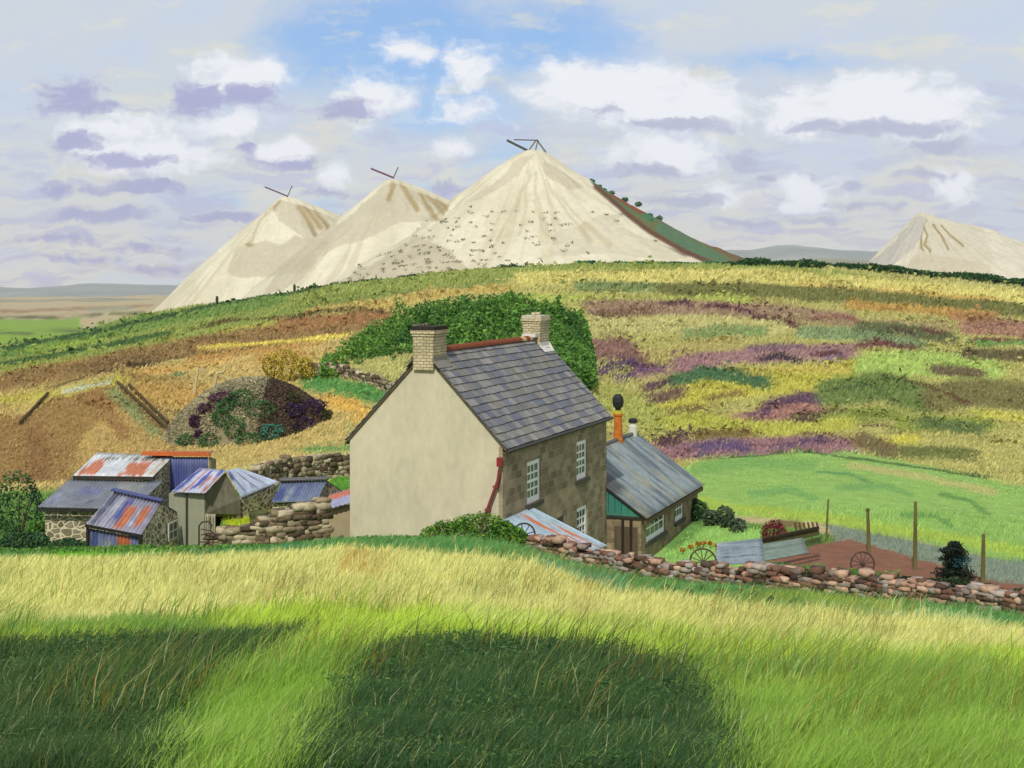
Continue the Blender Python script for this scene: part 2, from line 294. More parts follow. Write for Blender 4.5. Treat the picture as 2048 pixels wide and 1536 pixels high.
hs([(1500, 700), (1600, 694)], 14, (118, 78, 112), .8); hs([(1680, 720), (1640, 730)], 16, (138, 112, 158), .7)
hs([(1330, 815), (1420, 780), (1560, 765), (1700, 750)], 52, (188, 182, 52)); hs([(1350, 762), (1400, 748), (1460, 752), (1530, 768)], 26, (66, 114, 72)); hs([(1300, 800), (1360, 790)], 20, (116, 88, 78))
hs([(1310, 840), (1360, 820), (1416, 818)], 14, (124, 98, 52)); hs([(1412, 800), (1480, 788)], 12, (140, 120, 56)); hs([(1500, 745), (1700, 740)], 16, (192, 178, 70)); hs([(1220, 800), (1320, 850)], 60, (166, 172, 74), .8)
hs([(1470, 850), (1530, 832), (1640, 810)], 34, (170, 120, 110)); hs([(1506, 838), (1560, 804), (1610, 794), (1648, 804)], 22, (98, 62, 94)); hs([(1590, 838), (1680, 830)], 16, (104, 76, 66))
hs([(1730, 735), (1850, 730), (1985, 740)], 50, (166, 190, 86)); hs([(1660, 790), (1760, 775), (1850, 800)], 60, (108, 132, 60)); hs([(1640, 840), (1800, 830)], 24, (140, 150, 56)); hs([(1676, 782), (1730, 776), (1770, 784)], 5, (66, 96, 54))
hs([(1870, 742), (1960, 748)], 20, (112, 96, 66)); hs([(1870, 800), (1940, 785), (2100, 800)], 56, (122, 116, 62)); hs([(1775, 756), (1850, 770), (1935, 808)], 6, (88, 50, 34)); hs([(1930, 710), (2100, 715)], 22, (108, 96, 62)); hs([(1950, 690), (2100, 690)], 10, (110, 150, 70))
hs([(1340, 850), (1420, 845), (1550, 865), (1700, 850)], 26, (180, 180, 56)); hs([(1330, 905), (1420, 896), (1600, 892), (1700, 900)], 34, (156, 112, 120)); hs([(1316, 884), (1358, 878)], 24, (88, 50, 66)); hs([(1395, 902), (1440, 890), (1490, 896)], 22, (102, 76, 120))
hs([(1560, 898), (1610, 884), (1650, 882)], 12, (108, 74, 110)); hs([(1600, 872), (1650, 868), (1706, 888)], 6, (104, 40, 70)); hs([(1386, 872), (1500, 870)], 14, (130, 110, 50)); hs([(1720, 880), (1780, 905)], 34, (122, 106, 66)); hs([(1724, 852), (1770, 850), (1804, 868)], 6, (88, 50, 40))
hs([(1800, 850), (1985, 850)], 30, (150, 160, 60)); hs([(1840, 850), (1960, 860)], 22, (98, 120, 60)); hs([(1810, 905), (1940, 910)], 26, (112, 120, 56)); hs([(1780, 880), (1830, 880)], 16, (200, 190, 50)); hs([(1240, 880), (1330, 930)], 26, (170, 112, 100)); hs([(1960, 830), (2150, 850)], 20, (200, 195, 60), .8)
HS.poly([(1300, 985), (1380, 928), (1500, 908), (1700, 906), (1850, 930), (1985, 964), (2450, 1040), (2450, 1220), (1985, 1114), (1800, 1077), (1650, 1052), (1400, 1030), (1300, 1060)], (146, 188, 88))
hs([(1380, 1000), (1450, 1015), (1650, 1038), (1985, 1092), (2200, 1140)], 22, (166, 194, 64)); hs([(1390, 940), (1500, 925), (1620, 930)], 22, (120, 172, 82), .8); hs([(1630, 944), (1690, 946), (1750, 966)], 6, (86, 150, 78)); hs([(1670, 976), (1780, 972), (1824, 990)], 12, (120, 172, 86))
hs([(1500, 990), (1580, 978), (1625, 996)], 16, (122, 174, 88)); hs([(1880, 988), (1940, 1002), (1976, 1026)], 9, (96, 150, 66)); hs([(1800, 1030), (1870, 1034), (1906, 1052)], 7, (96, 156, 72)); hs([(1400, 918), (1500, 912), (1600, 903), (1750, 922), (1985, 958)], 4, (60, 96, 48))
hs([(1700, 930), (1850, 955), (1985, 985)], 14, (196, 184, 110), .7)
# plain beyond the left end of the hill
FP = Canvas((196, 178, 132))
FP.poly([(-400, 640), (60, 640), (160, 636), (165, 700), (-400, 760)], (140, 172, 58))
FP.stroke([(-300, 640), (60, 636), (200, 630)], 5, (110, 108, 60)); FP.stroke([(-300, 668), (60, 664), (160, 662)], 4, (96, 110, 50)); FP.stroke([(-300, 620), (60, 622), (300, 612)], 5, (160, 130, 80))
FP.stroke([(220, 628), (290, 626)], 8, (120, 118, 50)); FP.stroke([(180, 620), (260, 616)], 6, (160, 160, 130)); FP.stroke([(60, 700), (250, 650)], 10, (150, 170, 70))

def project(X, Y, Z):
    Yc = np.maximum(Y, 6.0); return X / Yc * F + CX, HY - Z / Yc * F
def split_near(px): return np.interp(px, [-400, 1000, 1075, 1300, 1500, 1985, 2450], [45.5, 45.5, 44.4, 42.4, 40.7, 36.4, 33.5])
def ground_colour(X, Y, Z):
    px, py = project(X, Y, Z)
    wx = (fbm(X / np.maximum(Y, 10) * 90, np.log(np.maximum(Y, 5)) * 60, 3) - .5); wy = (fbm(X / np.maximum(Y, 10) * 80 + 31, np.log(np.maximum(Y, 5)) * 70 + 7, 3) - .5)
    sx = px + wx * 20; sy = py + wy * 8
    pyc = np.minimum(sy, 1620)
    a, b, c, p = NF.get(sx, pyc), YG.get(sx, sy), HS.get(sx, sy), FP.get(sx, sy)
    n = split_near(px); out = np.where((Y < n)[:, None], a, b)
    edge = np.interp(px, [-400, 500, 700, 1000, 1390, 1400, 1500, 1650, 1800, 1985, 2450], [66, 66, 70, 72, 70, 67.5, 66, 64, 61, 57.5, 50])
    out = np.where((Y > edge)[:, None], c, out)
    hill = (Y > edge)[:, None]; lum = out.mean(1)[:, None]
    out = np.where(hill, (out * .92 + lum * .08) * .97 + np.array(lin((196, 190, 128))) * .05, out)
    return np.where((Y > 385)[:, None], p, out)

# ------------------------------------------------------------------ mesh helpers
def newmesh(name, verts, faces, cols=None, smooth_=False):
    me = bpy.data.meshes.new(name)
    if isinstance(verts, np.ndarray) and isinstance(faces, np.ndarray):
        nv, (nf, ns) = len(verts), faces.shape
        me.vertices.add(nv); me.vertices.foreach_set('co', verts.astype(np.float32).ravel())
        me.loops.add(nf * ns); me.loops.foreach_set('vertex_index', faces.astype(np.int32).ravel())
        me.polygons.add(nf); me.polygons.foreach_set('loop_start', np.arange(0, nf * ns, ns, dtype=np.int32))
        me.update(calc_edges=True)
    else:
        me.from_pydata([tuple(v) for v in verts], [], [tuple(f) for f in faces]); me.update()
    if cols is not None:
        a = me.color_attributes.new('Col', 'FLOAT_COLOR', 'POINT')
        cc = np.ones((len(me.vertices), 4), np.float32); cc[:, :3] = np.asarray(cols)[:, :3]
        a.data.foreach_set('color', cc.ravel())
    if smooth_: me.polygons.foreach_set('use_smooth', np.ones(len(me.polygons), bool))
    return me
class MB:
    """collects shapes for ONE mesh"""
    def __init__(s): s.v = []; s.f = []; s.c = []; s.col = (0.5, 0.5, 0.5)
    def add(s, vs, fs, col=None):
        o = len(s.v); s.v += [tuple(v) for v in vs]; s.f += [tuple(i + o for i in f) for f in fs]
        c = col if col is not None else s.col; s.c += [c] * len(vs); return s
    def box(s, x0, x1, y0, y1, z0, z1, col=None, M=None):
        vs = [Vector(p) for p in [(x0, y0, z0), (x1, y0, z0), (x1, y1, z0), (x0, y1, z0), (x0, y0, z1), (x1, y0, z1), (x1, y1, z1), (x0, y1, z1)]]
        if M: vs = [M @ v for v in vs]
        return s.add(vs, [(0, 3, 2, 1), (4, 5, 6, 7), (0, 1, 5, 4), (1, 2, 6, 5), (2, 3, 7, 6), (3, 0, 4, 7)], col)
    def tube(s, pts, rad, n=8, col=None, closed=False):
        pts = [Vector(p) for p in pts]; rad = rad if isinstance(rad, (list, tuple)) else [rad] * len(pts); vs = []; fs = []
        m = len(pts); ref = None
        for i, p in enumerate(pts):
            a = pts[(i - 1) % m] if (i or closed) else p; b = pts[(i + 1) % m] if (i < m - 1 or closed) else p
            t = (b - a).normalized()
            if ref is None: ref = t.orthogonal().normalized()
            ref = (ref - t * ref.dot(t)).normalized(); bi = t.cross(ref)
            for k_ in range(n):
                an = 2 * math.pi * k_ / n; vs.append(p + (ref * math.cos(an) + bi * math.sin(an)) * rad[i])
        for i in range(m if closed else m - 1):
            j = (i + 1) % m
            for k_ in range(n): fs.append((i * n + k_, i * n + (k_ + 1) % n, j * n + (k_ + 1) % n, j * n + k_))
        if not closed: fs += [tuple(range(n))[::-1], tuple(range((m - 1) * n, m * n))]
        return s.add(vs, fs, col)
    def bar(s, a, b, w, h, col=None, up=Vector((0, 0, 1))):
        a = Vector(a); b = Vector(b); t = (b - a); l = t.length; t.normalize(); x = t.cross(up)
        if x.length < 1e-4: x = t.cross(Vector((0, 1, 0)))
        x.normalize(); z = x.cross(t); M = Matrix((x, t, z)).transposed().to_4x4(); M.translation = a
        return s.box(-w / 2, w / 2, 0, l, -h / 2, h / 2, col, M)
    def lathe(s, prof, n=16, c=(0, 0, 0), col=None):
        vs = []; fs = []
        for (r, z) in prof:
            for k_ in range(n): an = 2 * math.pi * k_ / n; vs.append((c[0] + r * math.cos(an), c[1] + r * math.sin(an), c[2] + z))
        for i in range(len(prof) - 1):
            for k_ in range(n): fs.append((i * n + k_, i * n + (k_ + 1) % n, (i + 1) * n + (k_ + 1) % n, (i + 1) * n + k_))
        fs += [tuple(range(n))[::-1], tuple(range((len(prof) - 1) * n, len(prof) * n))]
        return s.add(vs, fs, col)
    def prism(s, poly, z0, z1, col=None, M=None):
        """poly in x,y extruded along z (or through M)"""
        n = len(poly); vs = [Vector((x, y, z0)) for x, y in poly] + [Vector((x, y, z1)) for x, y in poly]
        if M: vs = [M @ v for v in vs]
        return s.add(vs, [tuple(range(n))[::-1], tuple(range(n, 2 * n))] + [(i, (i + 1) % n, n + (i + 1) % n, n + i) for i in range(n)], col)
    def build(s, name, mat, parent=None, smooth_=False, bevel=0, label=None):
        me = newmesh(name, s.v, s.f, s.c, smooth_)
        bmx = __import__('bmesh').new(); bmx.from_mesh(me); __import__('bmesh').ops.recalc_face_normals(bmx, faces=bmx.faces); bmx.to_mesh(me); bmx.free()
        return link(name, me, mat, parent, bevel, label)
def link(name, me, mat, parent=None, bevel=0, label=None):
    o = bpy.data.objects.new(name, me); COL.objects.link(o); me.materials.append(mat)
    # box-projected UVs in metres, in the object's own axes
    if not me.uv_layers and len(me.polygons) < 60000:
        uv = me.uv_layers.new(name='UVMap'); co = me.vertices
        for p in me.polygons:
            n = p.normal; ax = max(range(3), key=lambda i: abs(n[i]))
            for li in p.loop_indices:
                v = co[me.loops[li].vertex_index].co
                uv.data[li].uv = (v.y, v.z) if ax == 0 else ((v.x, v.z) if ax == 1 else (v.x, v.y))
    if parent: o.parent = parent
    if bevel:
        b = o.modifiers.new('bevel', 'BEVEL'); b.width = bevel; b.segments = 2; b.limit_method = 'ANGLE'; b.angle_limit = R(40)
    if label: o['label'] = label
    return o
def tag(o, label, cat, group=None):
    o['label'] = label; o['category'] = cat
    if group: o['group'] = group
    return o
def thing(name, label, cat, loc=(0, 0, 0), rz=0, group=None):
    o = bpy.data.objects.new(name, None); COL.objects.link(o); o.empty_display_size = 0.2
    o.location = loc; o.rotation_euler = (0, 0, rz); return tag(o, label, cat, group)
def copy_tree(o, parent=None):
    c = o.copy(); COL.objects.link(c); c.parent = parent
    for ch in [x for x in COL.objects if x.parent == o]: copy_tree(ch, c)
    return c

# ------------------------------------------------------------------ materials
def material(name, rough=0.9, spec=0.25):
    m = bpy.data.materials.new(name); m.use_nodes = True; t = m.node_tree; b = t.nodes['Principled BSDF']
    b.inputs['Roughness'].default_value = rough; b.inputs['Specular IOR Level'].default_value = spec
    return m, t, b
def mat_vc(name, rough=0.9, nscale=3.0, namt=0.25, bump=0.3, bdist=0.02, spec=0.2, transl=0.0, detail=6, sc=(1, 1, 1), two=0.0):
    """colour from the mesh's Col attribute, broken up by noise, with bump"""
    m, t, b = material(name, rough, spec); n = t.nodes; l = t.links
    a = n.new('ShaderNodeAttribute'); a.attribute_name = 'Col'
    tcx = n.new('ShaderNodeTexCoord'); mp = n.new('ShaderNodeMapping'); mp.inputs['Scale'].default_value = sc; l.new(tcx.outputs['Object'], mp.inputs[0])
    no = n.new('ShaderNodeTexNoise'); no.inputs['Scale'].default_value = nscale; no.inputs['Detail'].default_value = detail; l.new(mp.outputs[0], no.inputs['Vector'])
    mr = n.new('ShaderNodeMapRange'); mr.inputs[1].default_value = 0.25; mr.inputs[2].default_value = 0.75; mr.inputs[3].default_value = 1 - namt; mr.inputs[4].default_value = 1 + namt; l.new(no.outputs['Fac'], mr.inputs[0])
    vmx = n.new('ShaderNodeVectorMath'); vmx.operation = 'SCALE'; l.new(a.outputs['Color'], vmx.inputs[0]); l.new(mr.outputs[0], vmx.inputs['Scale'])
    out = vmx.outputs[0]
    if two:
        n2 = n.new('ShaderNodeTexNoise'); n2.inputs['Scale'].default_value = nscale * 6.3; n2.inputs['Detail'].default_value = 4; l.new(mp.outputs[0], n2.inputs['Vector'])
        m2 = n.new('ShaderNodeMapRange'); m2.inputs[1].default_value = 0.3; m2.inputs[2].default_value = 0.7; m2.inputs[3].default_value = 1 - two; m2.inputs[4].default_value = 1 + two; l.new(n2.outputs['Fac'], m2.inputs[0])
        v2 = n.new('ShaderNodeVectorMath'); v2.operation = 'SCALE'; l.new(out, v2.inputs[0]); l.new(m2.outputs[0], v2.inputs['Scale']); out = v2.outputs[0]
    l.new(out, b.inputs['Base Color'])
    if bump:
        bp = n.new('ShaderNodeBump'); bp.inputs['Strength'].default_value = bump; bp.inputs['Distance'].default_value = bdist; l.new(no.outputs['Fac'], bp.inputs['Height']); l.new(bp.outputs[0], b.inputs['Normal'])
    if transl:
        tr = n.new('ShaderNodeBsdfTranslucent'); l.new(out, tr.inputs[0]); mx = n.new('ShaderNodeMixShader'); mx.inputs[0].default_value = transl
        l.new(b.outputs[0], mx.inputs[1]); l.new(tr.outputs[0], mx.inputs[2]); l.new(mx.outputs[0], n['Material Output'].inputs[0])
    return m
M_GROUND = mat_vc('ground_material', 0.95, 1.3, 0.16, 0.5, 0.08, 0.1, two=0.14)
M_FAR = mat_vc('far_ground_material', 0.95, 0.01, 0.12, 0, spec=0.1)
M_SAND = mat_vc('china_clay_sand', 0.95, 0.05, 0.07, 0.5, 1.2, 0.1, two=0.06)
M_LEAF = mat_vc('foliage', 0.7, 1.6, 0.18, 0, spec=0.25, transl=0.25)
M_GRASS = mat_vc('grass_blades', 0.75, 0.5, 0.14, 0, spec=0.2, transl=0.3)
M_STONE = mat_vc('field_stone', 0.92, 7.0, 0.28, 0.7, 0.02, 0.2, two=0.12)
M_WOOD = mat_vc('weathered_wood', 0.85, 6.0, 0.3, 0.4, 0.01, 0.2, sc=(1, 1, .15))
M_BARK = mat_vc('bark', 0.9, 8.0, 0.35, 0.6, 0.02, 0.2)
M_SLATE = mat_vc('roof_slate', 0.62, 5.0, 0.16, 0.35, 0.01, 0.35, two=0.10)
M_TIN = mat_vc('corrugated_iron', 0.5, 3.0, 0.22, 0.15, 0.004, 0.4, two=0.16)
M_IRON = mat_vc('old_iron', 0.6, 14.0, 0.3, 0.3, 0.004, 0.4)
M_PAINT = mat_vc('paint', 0.5, 9.0, 0.10, 0.15, 0.003, 0.4)
M_PLASTER = mat_vc('lime_render', 0.9, 0.7, 0.13, 0.5, 0.03, 0.2, detail=11, sc=(1, 1, .55), two=0.07)
def mat_glass():
    m, t, b = material('window_glass', 0.12, 0.6); b.inputs['Base Color'].default_value = (0.045, 0.05, 0.055, 1); return m
M_GLASS = mat_glass()
def mat_masonry(name, c1, c2, mortar, scale=1.0, bw=0.5, rh=0.22, msize=0.012, dark=0.5):
    m, t, b = material(name, 0.92, 0.2); n = t.nodes; l = t.links
    uv = n.new('ShaderNodeUVMap'); uv.uv_map = 'UVMap'
    wn = n.new('ShaderNodeTexNoise'); wn.inputs['Scale'].default_value = 3.0; l.new(uv.outputs[0], wn.inputs['Vector'])
    ws = n.new('ShaderNodeVectorMath'); ws.operation = 'MULTIPLY_ADD'; ws.inputs[1].default_value = (0.09, 0.07, 0); l.new(wn.outputs['Color'], ws.inputs[0]); l.new(uv.outputs[0], ws.inputs[2])
    br = n.new('ShaderNodeTexBrick'); br.inputs['Scale'].default_value = scale; br.inputs['Brick Width'].default_value = bw; br.inputs['Row Height'].default_value = rh
    br.inputs['Mortar Size'].default_value = msize; br.inputs['Mortar Smooth'].default_value = 0.4; br.inputs['Bias'].default_value = 0.0
    br.inputs['Color1'].default_value = (*alb(c1), 1); br.inputs['Color2'].default_value = (*alb(c2), 1); br.inputs['Mortar'].default_value = (*alb(mortar), 1); l.new(ws.outputs[0], br.inputs['Vector'])
    no = n.new('ShaderNodeTexNoise'); no.inputs['Scale'].default_value = 1.7; no.inputs['Detail'].default_value = 8; l.new(uv.outputs[0], no.inputs['Vector'])
    mr = n.new('ShaderNodeMapRange'); mr.inputs[1].default_value = 0.3; mr.inputs[2].default_value = 0.7; mr.inputs[3].default_value = 0.78; mr.inputs[4].default_value = 1.22; l.new(no.outputs['Fac'], mr.inputs[0])
    v = n.new('ShaderNodeVectorMath'); v.operation = 'SCALE'; l.new(br.outputs['Color'], v.inputs[0]); l.new(mr.outputs[0], v.inputs['Scale']); l.new(v.outputs[0], b.inputs['Base Color'])
    n3 = n.new('ShaderNodeTexNoise'); n3.inputs['Scale'].default_value = 14; n3.inputs['Detail'].default_value = 5; l.new(uv.outputs[0], n3.inputs['Vector'])
    ad = n.new('ShaderNodeMath'); ad.operation = 'MULTIPLY_ADD'; ad.inputs[1].default_value = -1.3; l.new(br.outputs['Fac'], ad.inputs[0]); l.new(n3.outputs['Fac'], ad.inputs[2])
    bp = n.new('ShaderNodeBump'); bp.inputs['Strength'].default_value = 0.7; bp.inputs['Distance'].default_value = 0.03; l.new(ad.outputs[0], bp.inputs['Height']); l.new(bp.outputs[0], b.inputs['Normal'])
    return m
M_FACADE = mat_masonry('coursed_brown_stone', (178, 162, 130), (132, 119, 94), (186, 172, 138), bw=0.62, rh=0.27, msize=0.014)
M_CHIM = mat_masonry('cream_brick', (214, 200, 162), (196, 180, 142), (128, 112, 88), bw=0.24, rh=0.105, msize=0.010)
M_ANNEX = mat_masonry('dark_rubble_stone', (172, 152, 118), (128, 112, 88), (180, 164, 130), bw=0.5, rh=0.24)
M_SHEDW = mat_masonry('grey_rubble_stone', (196, 186, 160), (146, 138, 116), (224, 212, 178), bw=0.42, rh=0.26, msize=0.03)

def mat_rubble(name, c1, c2, mortar, scale=3.6):
    m, t, b = material(name, 0.93, 0.2); n = t.nodes; l = t.links; uv = n.new('ShaderNodeUVMap'); uv.uv_map = 'UVMap'
    mp = n.new('ShaderNodeMapping'); mp.inputs['Scale'].default_value = (1, 1.5, 1); l.new(uv.outputs[0], mp.inputs[0])
    ve = n.new('ShaderNodeTexVoronoi'); ve.feature = 'DISTANCE_TO_EDGE'; ve.inputs['Scale'].default_value = scale; l.new(mp.outputs[0], ve.inputs['Vector'])
    vc = n.new('ShaderNodeTexVoronoi'); vc.inputs['Scale'].default_value = scale; l.new(mp.outputs[0], vc.inputs['Vector'])
    no = n.new('ShaderNodeTexNoise'); no.inputs['Scale'].default_value = 9; no.inputs['Detail'].default_value = 6; l.new(uv.outputs[0], no.inputs['Vector'])
    ad = n.new('ShaderNodeMath'); ad.operation = 'MULTIPLY_ADD'; ad.inputs[1].default_value = .12; l.new(no.outputs['Fac'], ad.inputs[0]); l.new(ve.outputs['Distance'], ad.inputs[2])
    mk = n.new('ShaderNodeMapRange'); mk.inputs[1].default_value = .12; mk.inputs[2].default_value = .20; l.new(ad.outputs[0], mk.inputs[0])
    sx = n.new('ShaderNodeSeparateColor'); l.new(vc.outputs['Color'], sx.inputs[0])
    mx = n.new('ShaderNodeMix'); mx.data_type = 'RGBA'; l.new(sx.outputs[0], mx.inputs[0]); mx.inputs[6].default_value = (*alb(c1), 1); mx.inputs[7].default_value = (*alb(c2), 1)
    m2 = n.new('ShaderNodeMix'); m2.data_type = 'RGBA'; l.new(mk.outputs[0], m2.inputs[0]); m2.inputs[6].default_value = (*alb(mortar), 1); l.new(mx.outputs[2], m2.inputs[7])
    mr = n.new('ShaderNodeMapRange'); mr.inputs[1].default_value = 0.3; mr.inputs[2].default_value = 0.7; mr.inputs[3].default_value = 0.82; mr.inputs[4].default_value = 1.18; l.new(no.outputs['Fac'], mr.inputs[0])
    v = n.new('ShaderNodeVectorMath'); v.operation = 'SCALE'; l.new(m2.outputs[2], v.inputs[0]); l.new(mr.outputs[0], v.inputs['Scale']); l.new(v.outputs[0], b.inputs['Base Color'])
    bp = n.new('ShaderNodeBump'); bp.inputs['Strength'].default_value = .8; bp.inputs['Distance'].default_value = .04; l.new(mk.outputs[0], bp.inputs['Height']); l.new(bp.outputs[0], b.inputs['Normal']); return m
M_SHEDW = mat_rubble('pale_rubble_stone', (160, 150, 126), (120, 108, 84), (226, 214, 180))

def leafcloud(centers, n, size, cols, rz=None, flat=0.0, aspect=0.55, seed=1, cj=0.22):
    """centers: array of points (N,3), one leaf quad each -> verts, faces, colours"""
    g = np.random.default_rng(seed); N_ = len(centers)
    d1 = g.normal(size=(N_, 3)); d1[:, 2] *= (1 - flat); d1 /= np.linalg.norm(d1, axis=1)[:, None] + 1e-9
    d2 = g.normal(size=(N_, 3)); d2 -= d1 * (d1 * d2).sum(1)[:, None]; d2 /= np.linalg.norm(d2, axis=1)[:, None] + 1e-9
    s = (size if np.ndim(size) else np.full(N_, size)) * g.uniform(.6, 1.35, N_); a = d1 * (s * .5)[:, None]; b = d2 * (s * .5 * aspect)[:, None]
    v = np.stack([centers - a, centers - b * 1.0 + a * .1, centers + a, centers + b * 1.0 + a * .1], 1).reshape(-1, 3)
    f = np.arange(N_ * 4).reshape(-1, 4)
    cols = np.asarray(cols); c = cols if len(cols) == N_ and cols.ndim == 2 else cols[g.integers(0, len(cols), N_)]
    c = c * g.uniform(1 - cj, 1 + cj, N_)[:, None]
    return v, f, np.repeat(c, 4, 0)
def blob_points(c, r, n, g, lumps=6):
    """points near the surface and through the volume of a lumpy ellipsoid"""
    d = g.normal(size=(n, 3)); d /= np.linalg.norm(d, axis=1)[:, None]
    L_ = g.normal(size=(lumps, 3)); L_ /= np.linalg.norm(L_, axis=1)[:, None]
    bump = np.max(d @ L_.T, axis=1); rad = 0.70 + 0.34 * np.clip((bump - .55) / .45, 0, 1)
    rr = rad * g.uniform(0.45, 1.0, n) ** 0.5
    return np.array(c) + d * rr[:, None] * np.array(r)
def pal(*cs): return np.array([alb(c) for c in cs])
def shrub(name, label, cat, px, d, w, h, palette, n=500, leaf=0.10, group=None, sink=0.1, depth=None, zoff=0, seed=0, base=None, lumps=7, stems=True, split=True, labelcopy=None):
    """a bush standing on the ground: foliage plus a stem"""
    g = np.random.default_rng(int(abs(px * 7 + d * 13) + seed))
    p = Vector(base) if base is not None else onground(px, d)
    t = thing(name, label, cat, p, 0, group)
    pts = blob_points((0, 0, h * .5 - sink), (w / 2, (depth or w) / 2, h * .52), n, g, lumps); pts = pts[pts[:, 2] > -0.15]
    v, f, c = leafcloud(pts, n, leaf, palette, seed=int(abs(px)), flat=0.2)
    link('foliage', newmesh('foliage', v, f, c), M_LEAF, t)
    if stems:
        b = MB(); 
        for k_ in range(4):
            an = g.uniform(0, 6.28); b.tube([(0, 0, -.2), (math.cos(an) * w * .1, math.sin(an) * w * .1, h * .3), (math.cos(an) * w * .25, math.sin(an) * w * .2, h * .65)], [.04, .03, .012], 5, alb((96, 78, 56)))
        b.build('stem', M_BARK, t)
    return t

# ------------------------------------------------------------------ the ground: one sheet from behind the camera to the plain
def fan(rows, cols, uspan):
    u = np.linspace(-uspan, uspan, cols); yy = rows
    Yg = np.repeat(yy[:, None], cols, 1); Xg = u[None, :] * (Yg + 45.0)
    return Xg, Yg
rows = np.unique(np.concatenate([np.linspace(-44, 8, 30), np.exp(np.linspace(math.log(8), math.log(380), 860)), np.exp(np.linspace(math.log(380), math.log(9000), 90))]))
Xg, Yg = fan(rows, 760, 0.60)
Zg = H(Xg.ravel(), Yg.ravel()); Vg = np.stack([Xg.ravel(), Yg.ravel(), Zg], 1)
nr, nc = Xg.shape; idx = np.arange(nr * nc).reshape(nr, nc)
Fg = np.stack([idx[:-1, :-1], idx[:-1, 1:], idx[1:, 1:], idx[1:, :-1]], -1).reshape(-1, 4)
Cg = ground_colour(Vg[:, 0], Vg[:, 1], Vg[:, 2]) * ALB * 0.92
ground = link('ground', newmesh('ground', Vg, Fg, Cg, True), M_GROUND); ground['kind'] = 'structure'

# ------------------------------------------------------------------ distant hills
def ridge(name, d, pts, depth, col, seed):
    px = np.linspace(pts[0][0], pts[-1][0], 220); py = np.interp(px, [p[0] for p in pts], [p[1] for p in pts]); m = 26
    V = []; zt = zy(py, d); n1 = fbm(px / 60 + seed, px * 0 + seed, 4) - .5; zt = zt + n1 * 22 * np.clip((HY + 70 - py) / 60, .15, 1)
    zb = -110.0
    for j in range(m):
        t = j / (m - 1); yy = d - depth * (1 - t); prof = math.sin(t * math.pi / 2) ** 1.3
        X = (px - CX) / F * d; V.append(np.stack([X * (1 - .12 * (1 - t)), np.full_like(X, yy), zb + (zt - zb) * prof + (fbm(X / 300 + seed, X * 0 + yy / 300, 3) - .5) * 30 * (1 - t) * prof], 1))
    for j in range(8):
        t = (j + 1) / 8; X = (px - CX) / F * d; V.append(np.stack([X, np.full_like(X, d + depth * t), zt + (zb - zt) * t], 1))
    V = np.concatenate(V); n_ = len(px); mm = m + 8; ii = np.arange(mm * n_).reshape(mm, n_)
    Fc = np.stack([ii[:-1, :-1], ii[:-1, 1:], ii[1:, 1:], ii[1:, :-1]], -1).reshape(-1, 4)
    k_ = fbm(V[:, 0] / 240 + seed, V[:, 1] / 160, 4)[:, None]; c = np.array(alb(col[0])) * (1 - k_) + np.array(alb(col[1])) * k_
    o = link(name, newmesh(name, V, Fc, c, True), M_FAR); o['kind'] = 'structure'; return o
ridge('distant_hills', 6200, [(-900, 570), (-300, 560), (40, 578), (120, 571), (180, 564), (260, 570), (360, 570), (480, 578), (800, 560), (1300, 520), (1450, 502), (1520, 496), (1590, 492), (1660, 500), (1740, 506), (1900, 500), (2100, 510), (2600, 530), (3200, 545)], 1500, ((140, 146, 140), (166, 168, 158)), 3)
ridge('distant_moor', 4200, [(-900, 590), (-200, 592), (60, 600), (200, 596), (330, 600), (500, 590), (900, 575), (1300, 545), (1500, 520), (1700, 520), (2000, 540), (2700, 560)], 900, ((138, 138, 112), (168, 160, 124)), 8)

# ------------------------------------------------------------------ china clay spoil heaps
CN = Canvas((200, 190, 160)); CA = Canvas((0, 0, 0))
def cstroke(pts, w, c, al=1.0):
    p_ = [(x, y + 300) for x, y in pts]; CN.stroke(p_, w + 8, c); CA.stroke(p_, w, (255, 255, 255), al)
def cpoly(pts, c, al=1.0):
    p_ = [(x, y + 300) for x, y in pts]; CN.poly(p_, c); CA.poly(p_, (255, 255, 255), al)
# the maps start at row 470, so heap rows are stored 300 lower
WSH = (196, 186, 160); GUL = (160, 138, 90)
cpoly([(450, 545), (475, 495), (530, 480), (560, 490), (590, 470), (640, 490), (620, 540), (560, 552), (480, 556)], WSH, .8)
cpoly([(560, 400), (600, 410), (680, 440), (640, 500), (600, 470), (555, 440), (545, 420)], WSH, .7)
cpoly([(700, 430), (785, 362), (900, 410), (880, 440), (800, 445), (720, 480), (640, 510), (600, 560), (520, 600), (560, 540), (640, 480)], WSH, .75)
cpoly([(1010, 345), (1040, 315), (1068, 308), (1000, 380), (960, 400), (935, 405)], WSH, .6); cpoly([(1085, 320), (1130, 345), (1170, 375), (1140, 380), (1090, 350)], WSH, .8)
cpoly([(1110, 470), (1200, 430), (1250, 425), (1230, 450), (1300, 480), (1380, 510), (1350, 520), (1200, 505), (1100, 515)], (206, 198, 172), .7)
cpoly([(640, 582), (760, 520), (830, 470), (900, 500), (940, 540), (880, 560), (700, 580)], (190, 180, 152), .8)
for a, b in (((600, 415), (632, 470)), ((612, 415), (640, 455)), ((625, 412), (655, 455)), ((560, 402), (520, 440)), ((520, 440), (500, 490)), ((785, 370), (780, 400)), ((800, 365), (835, 420)), ((840, 385), (870, 438)), ((855, 388), (885, 425)), ((870, 395), (895, 420))): cstroke([a, b], 3, GUL, .55)
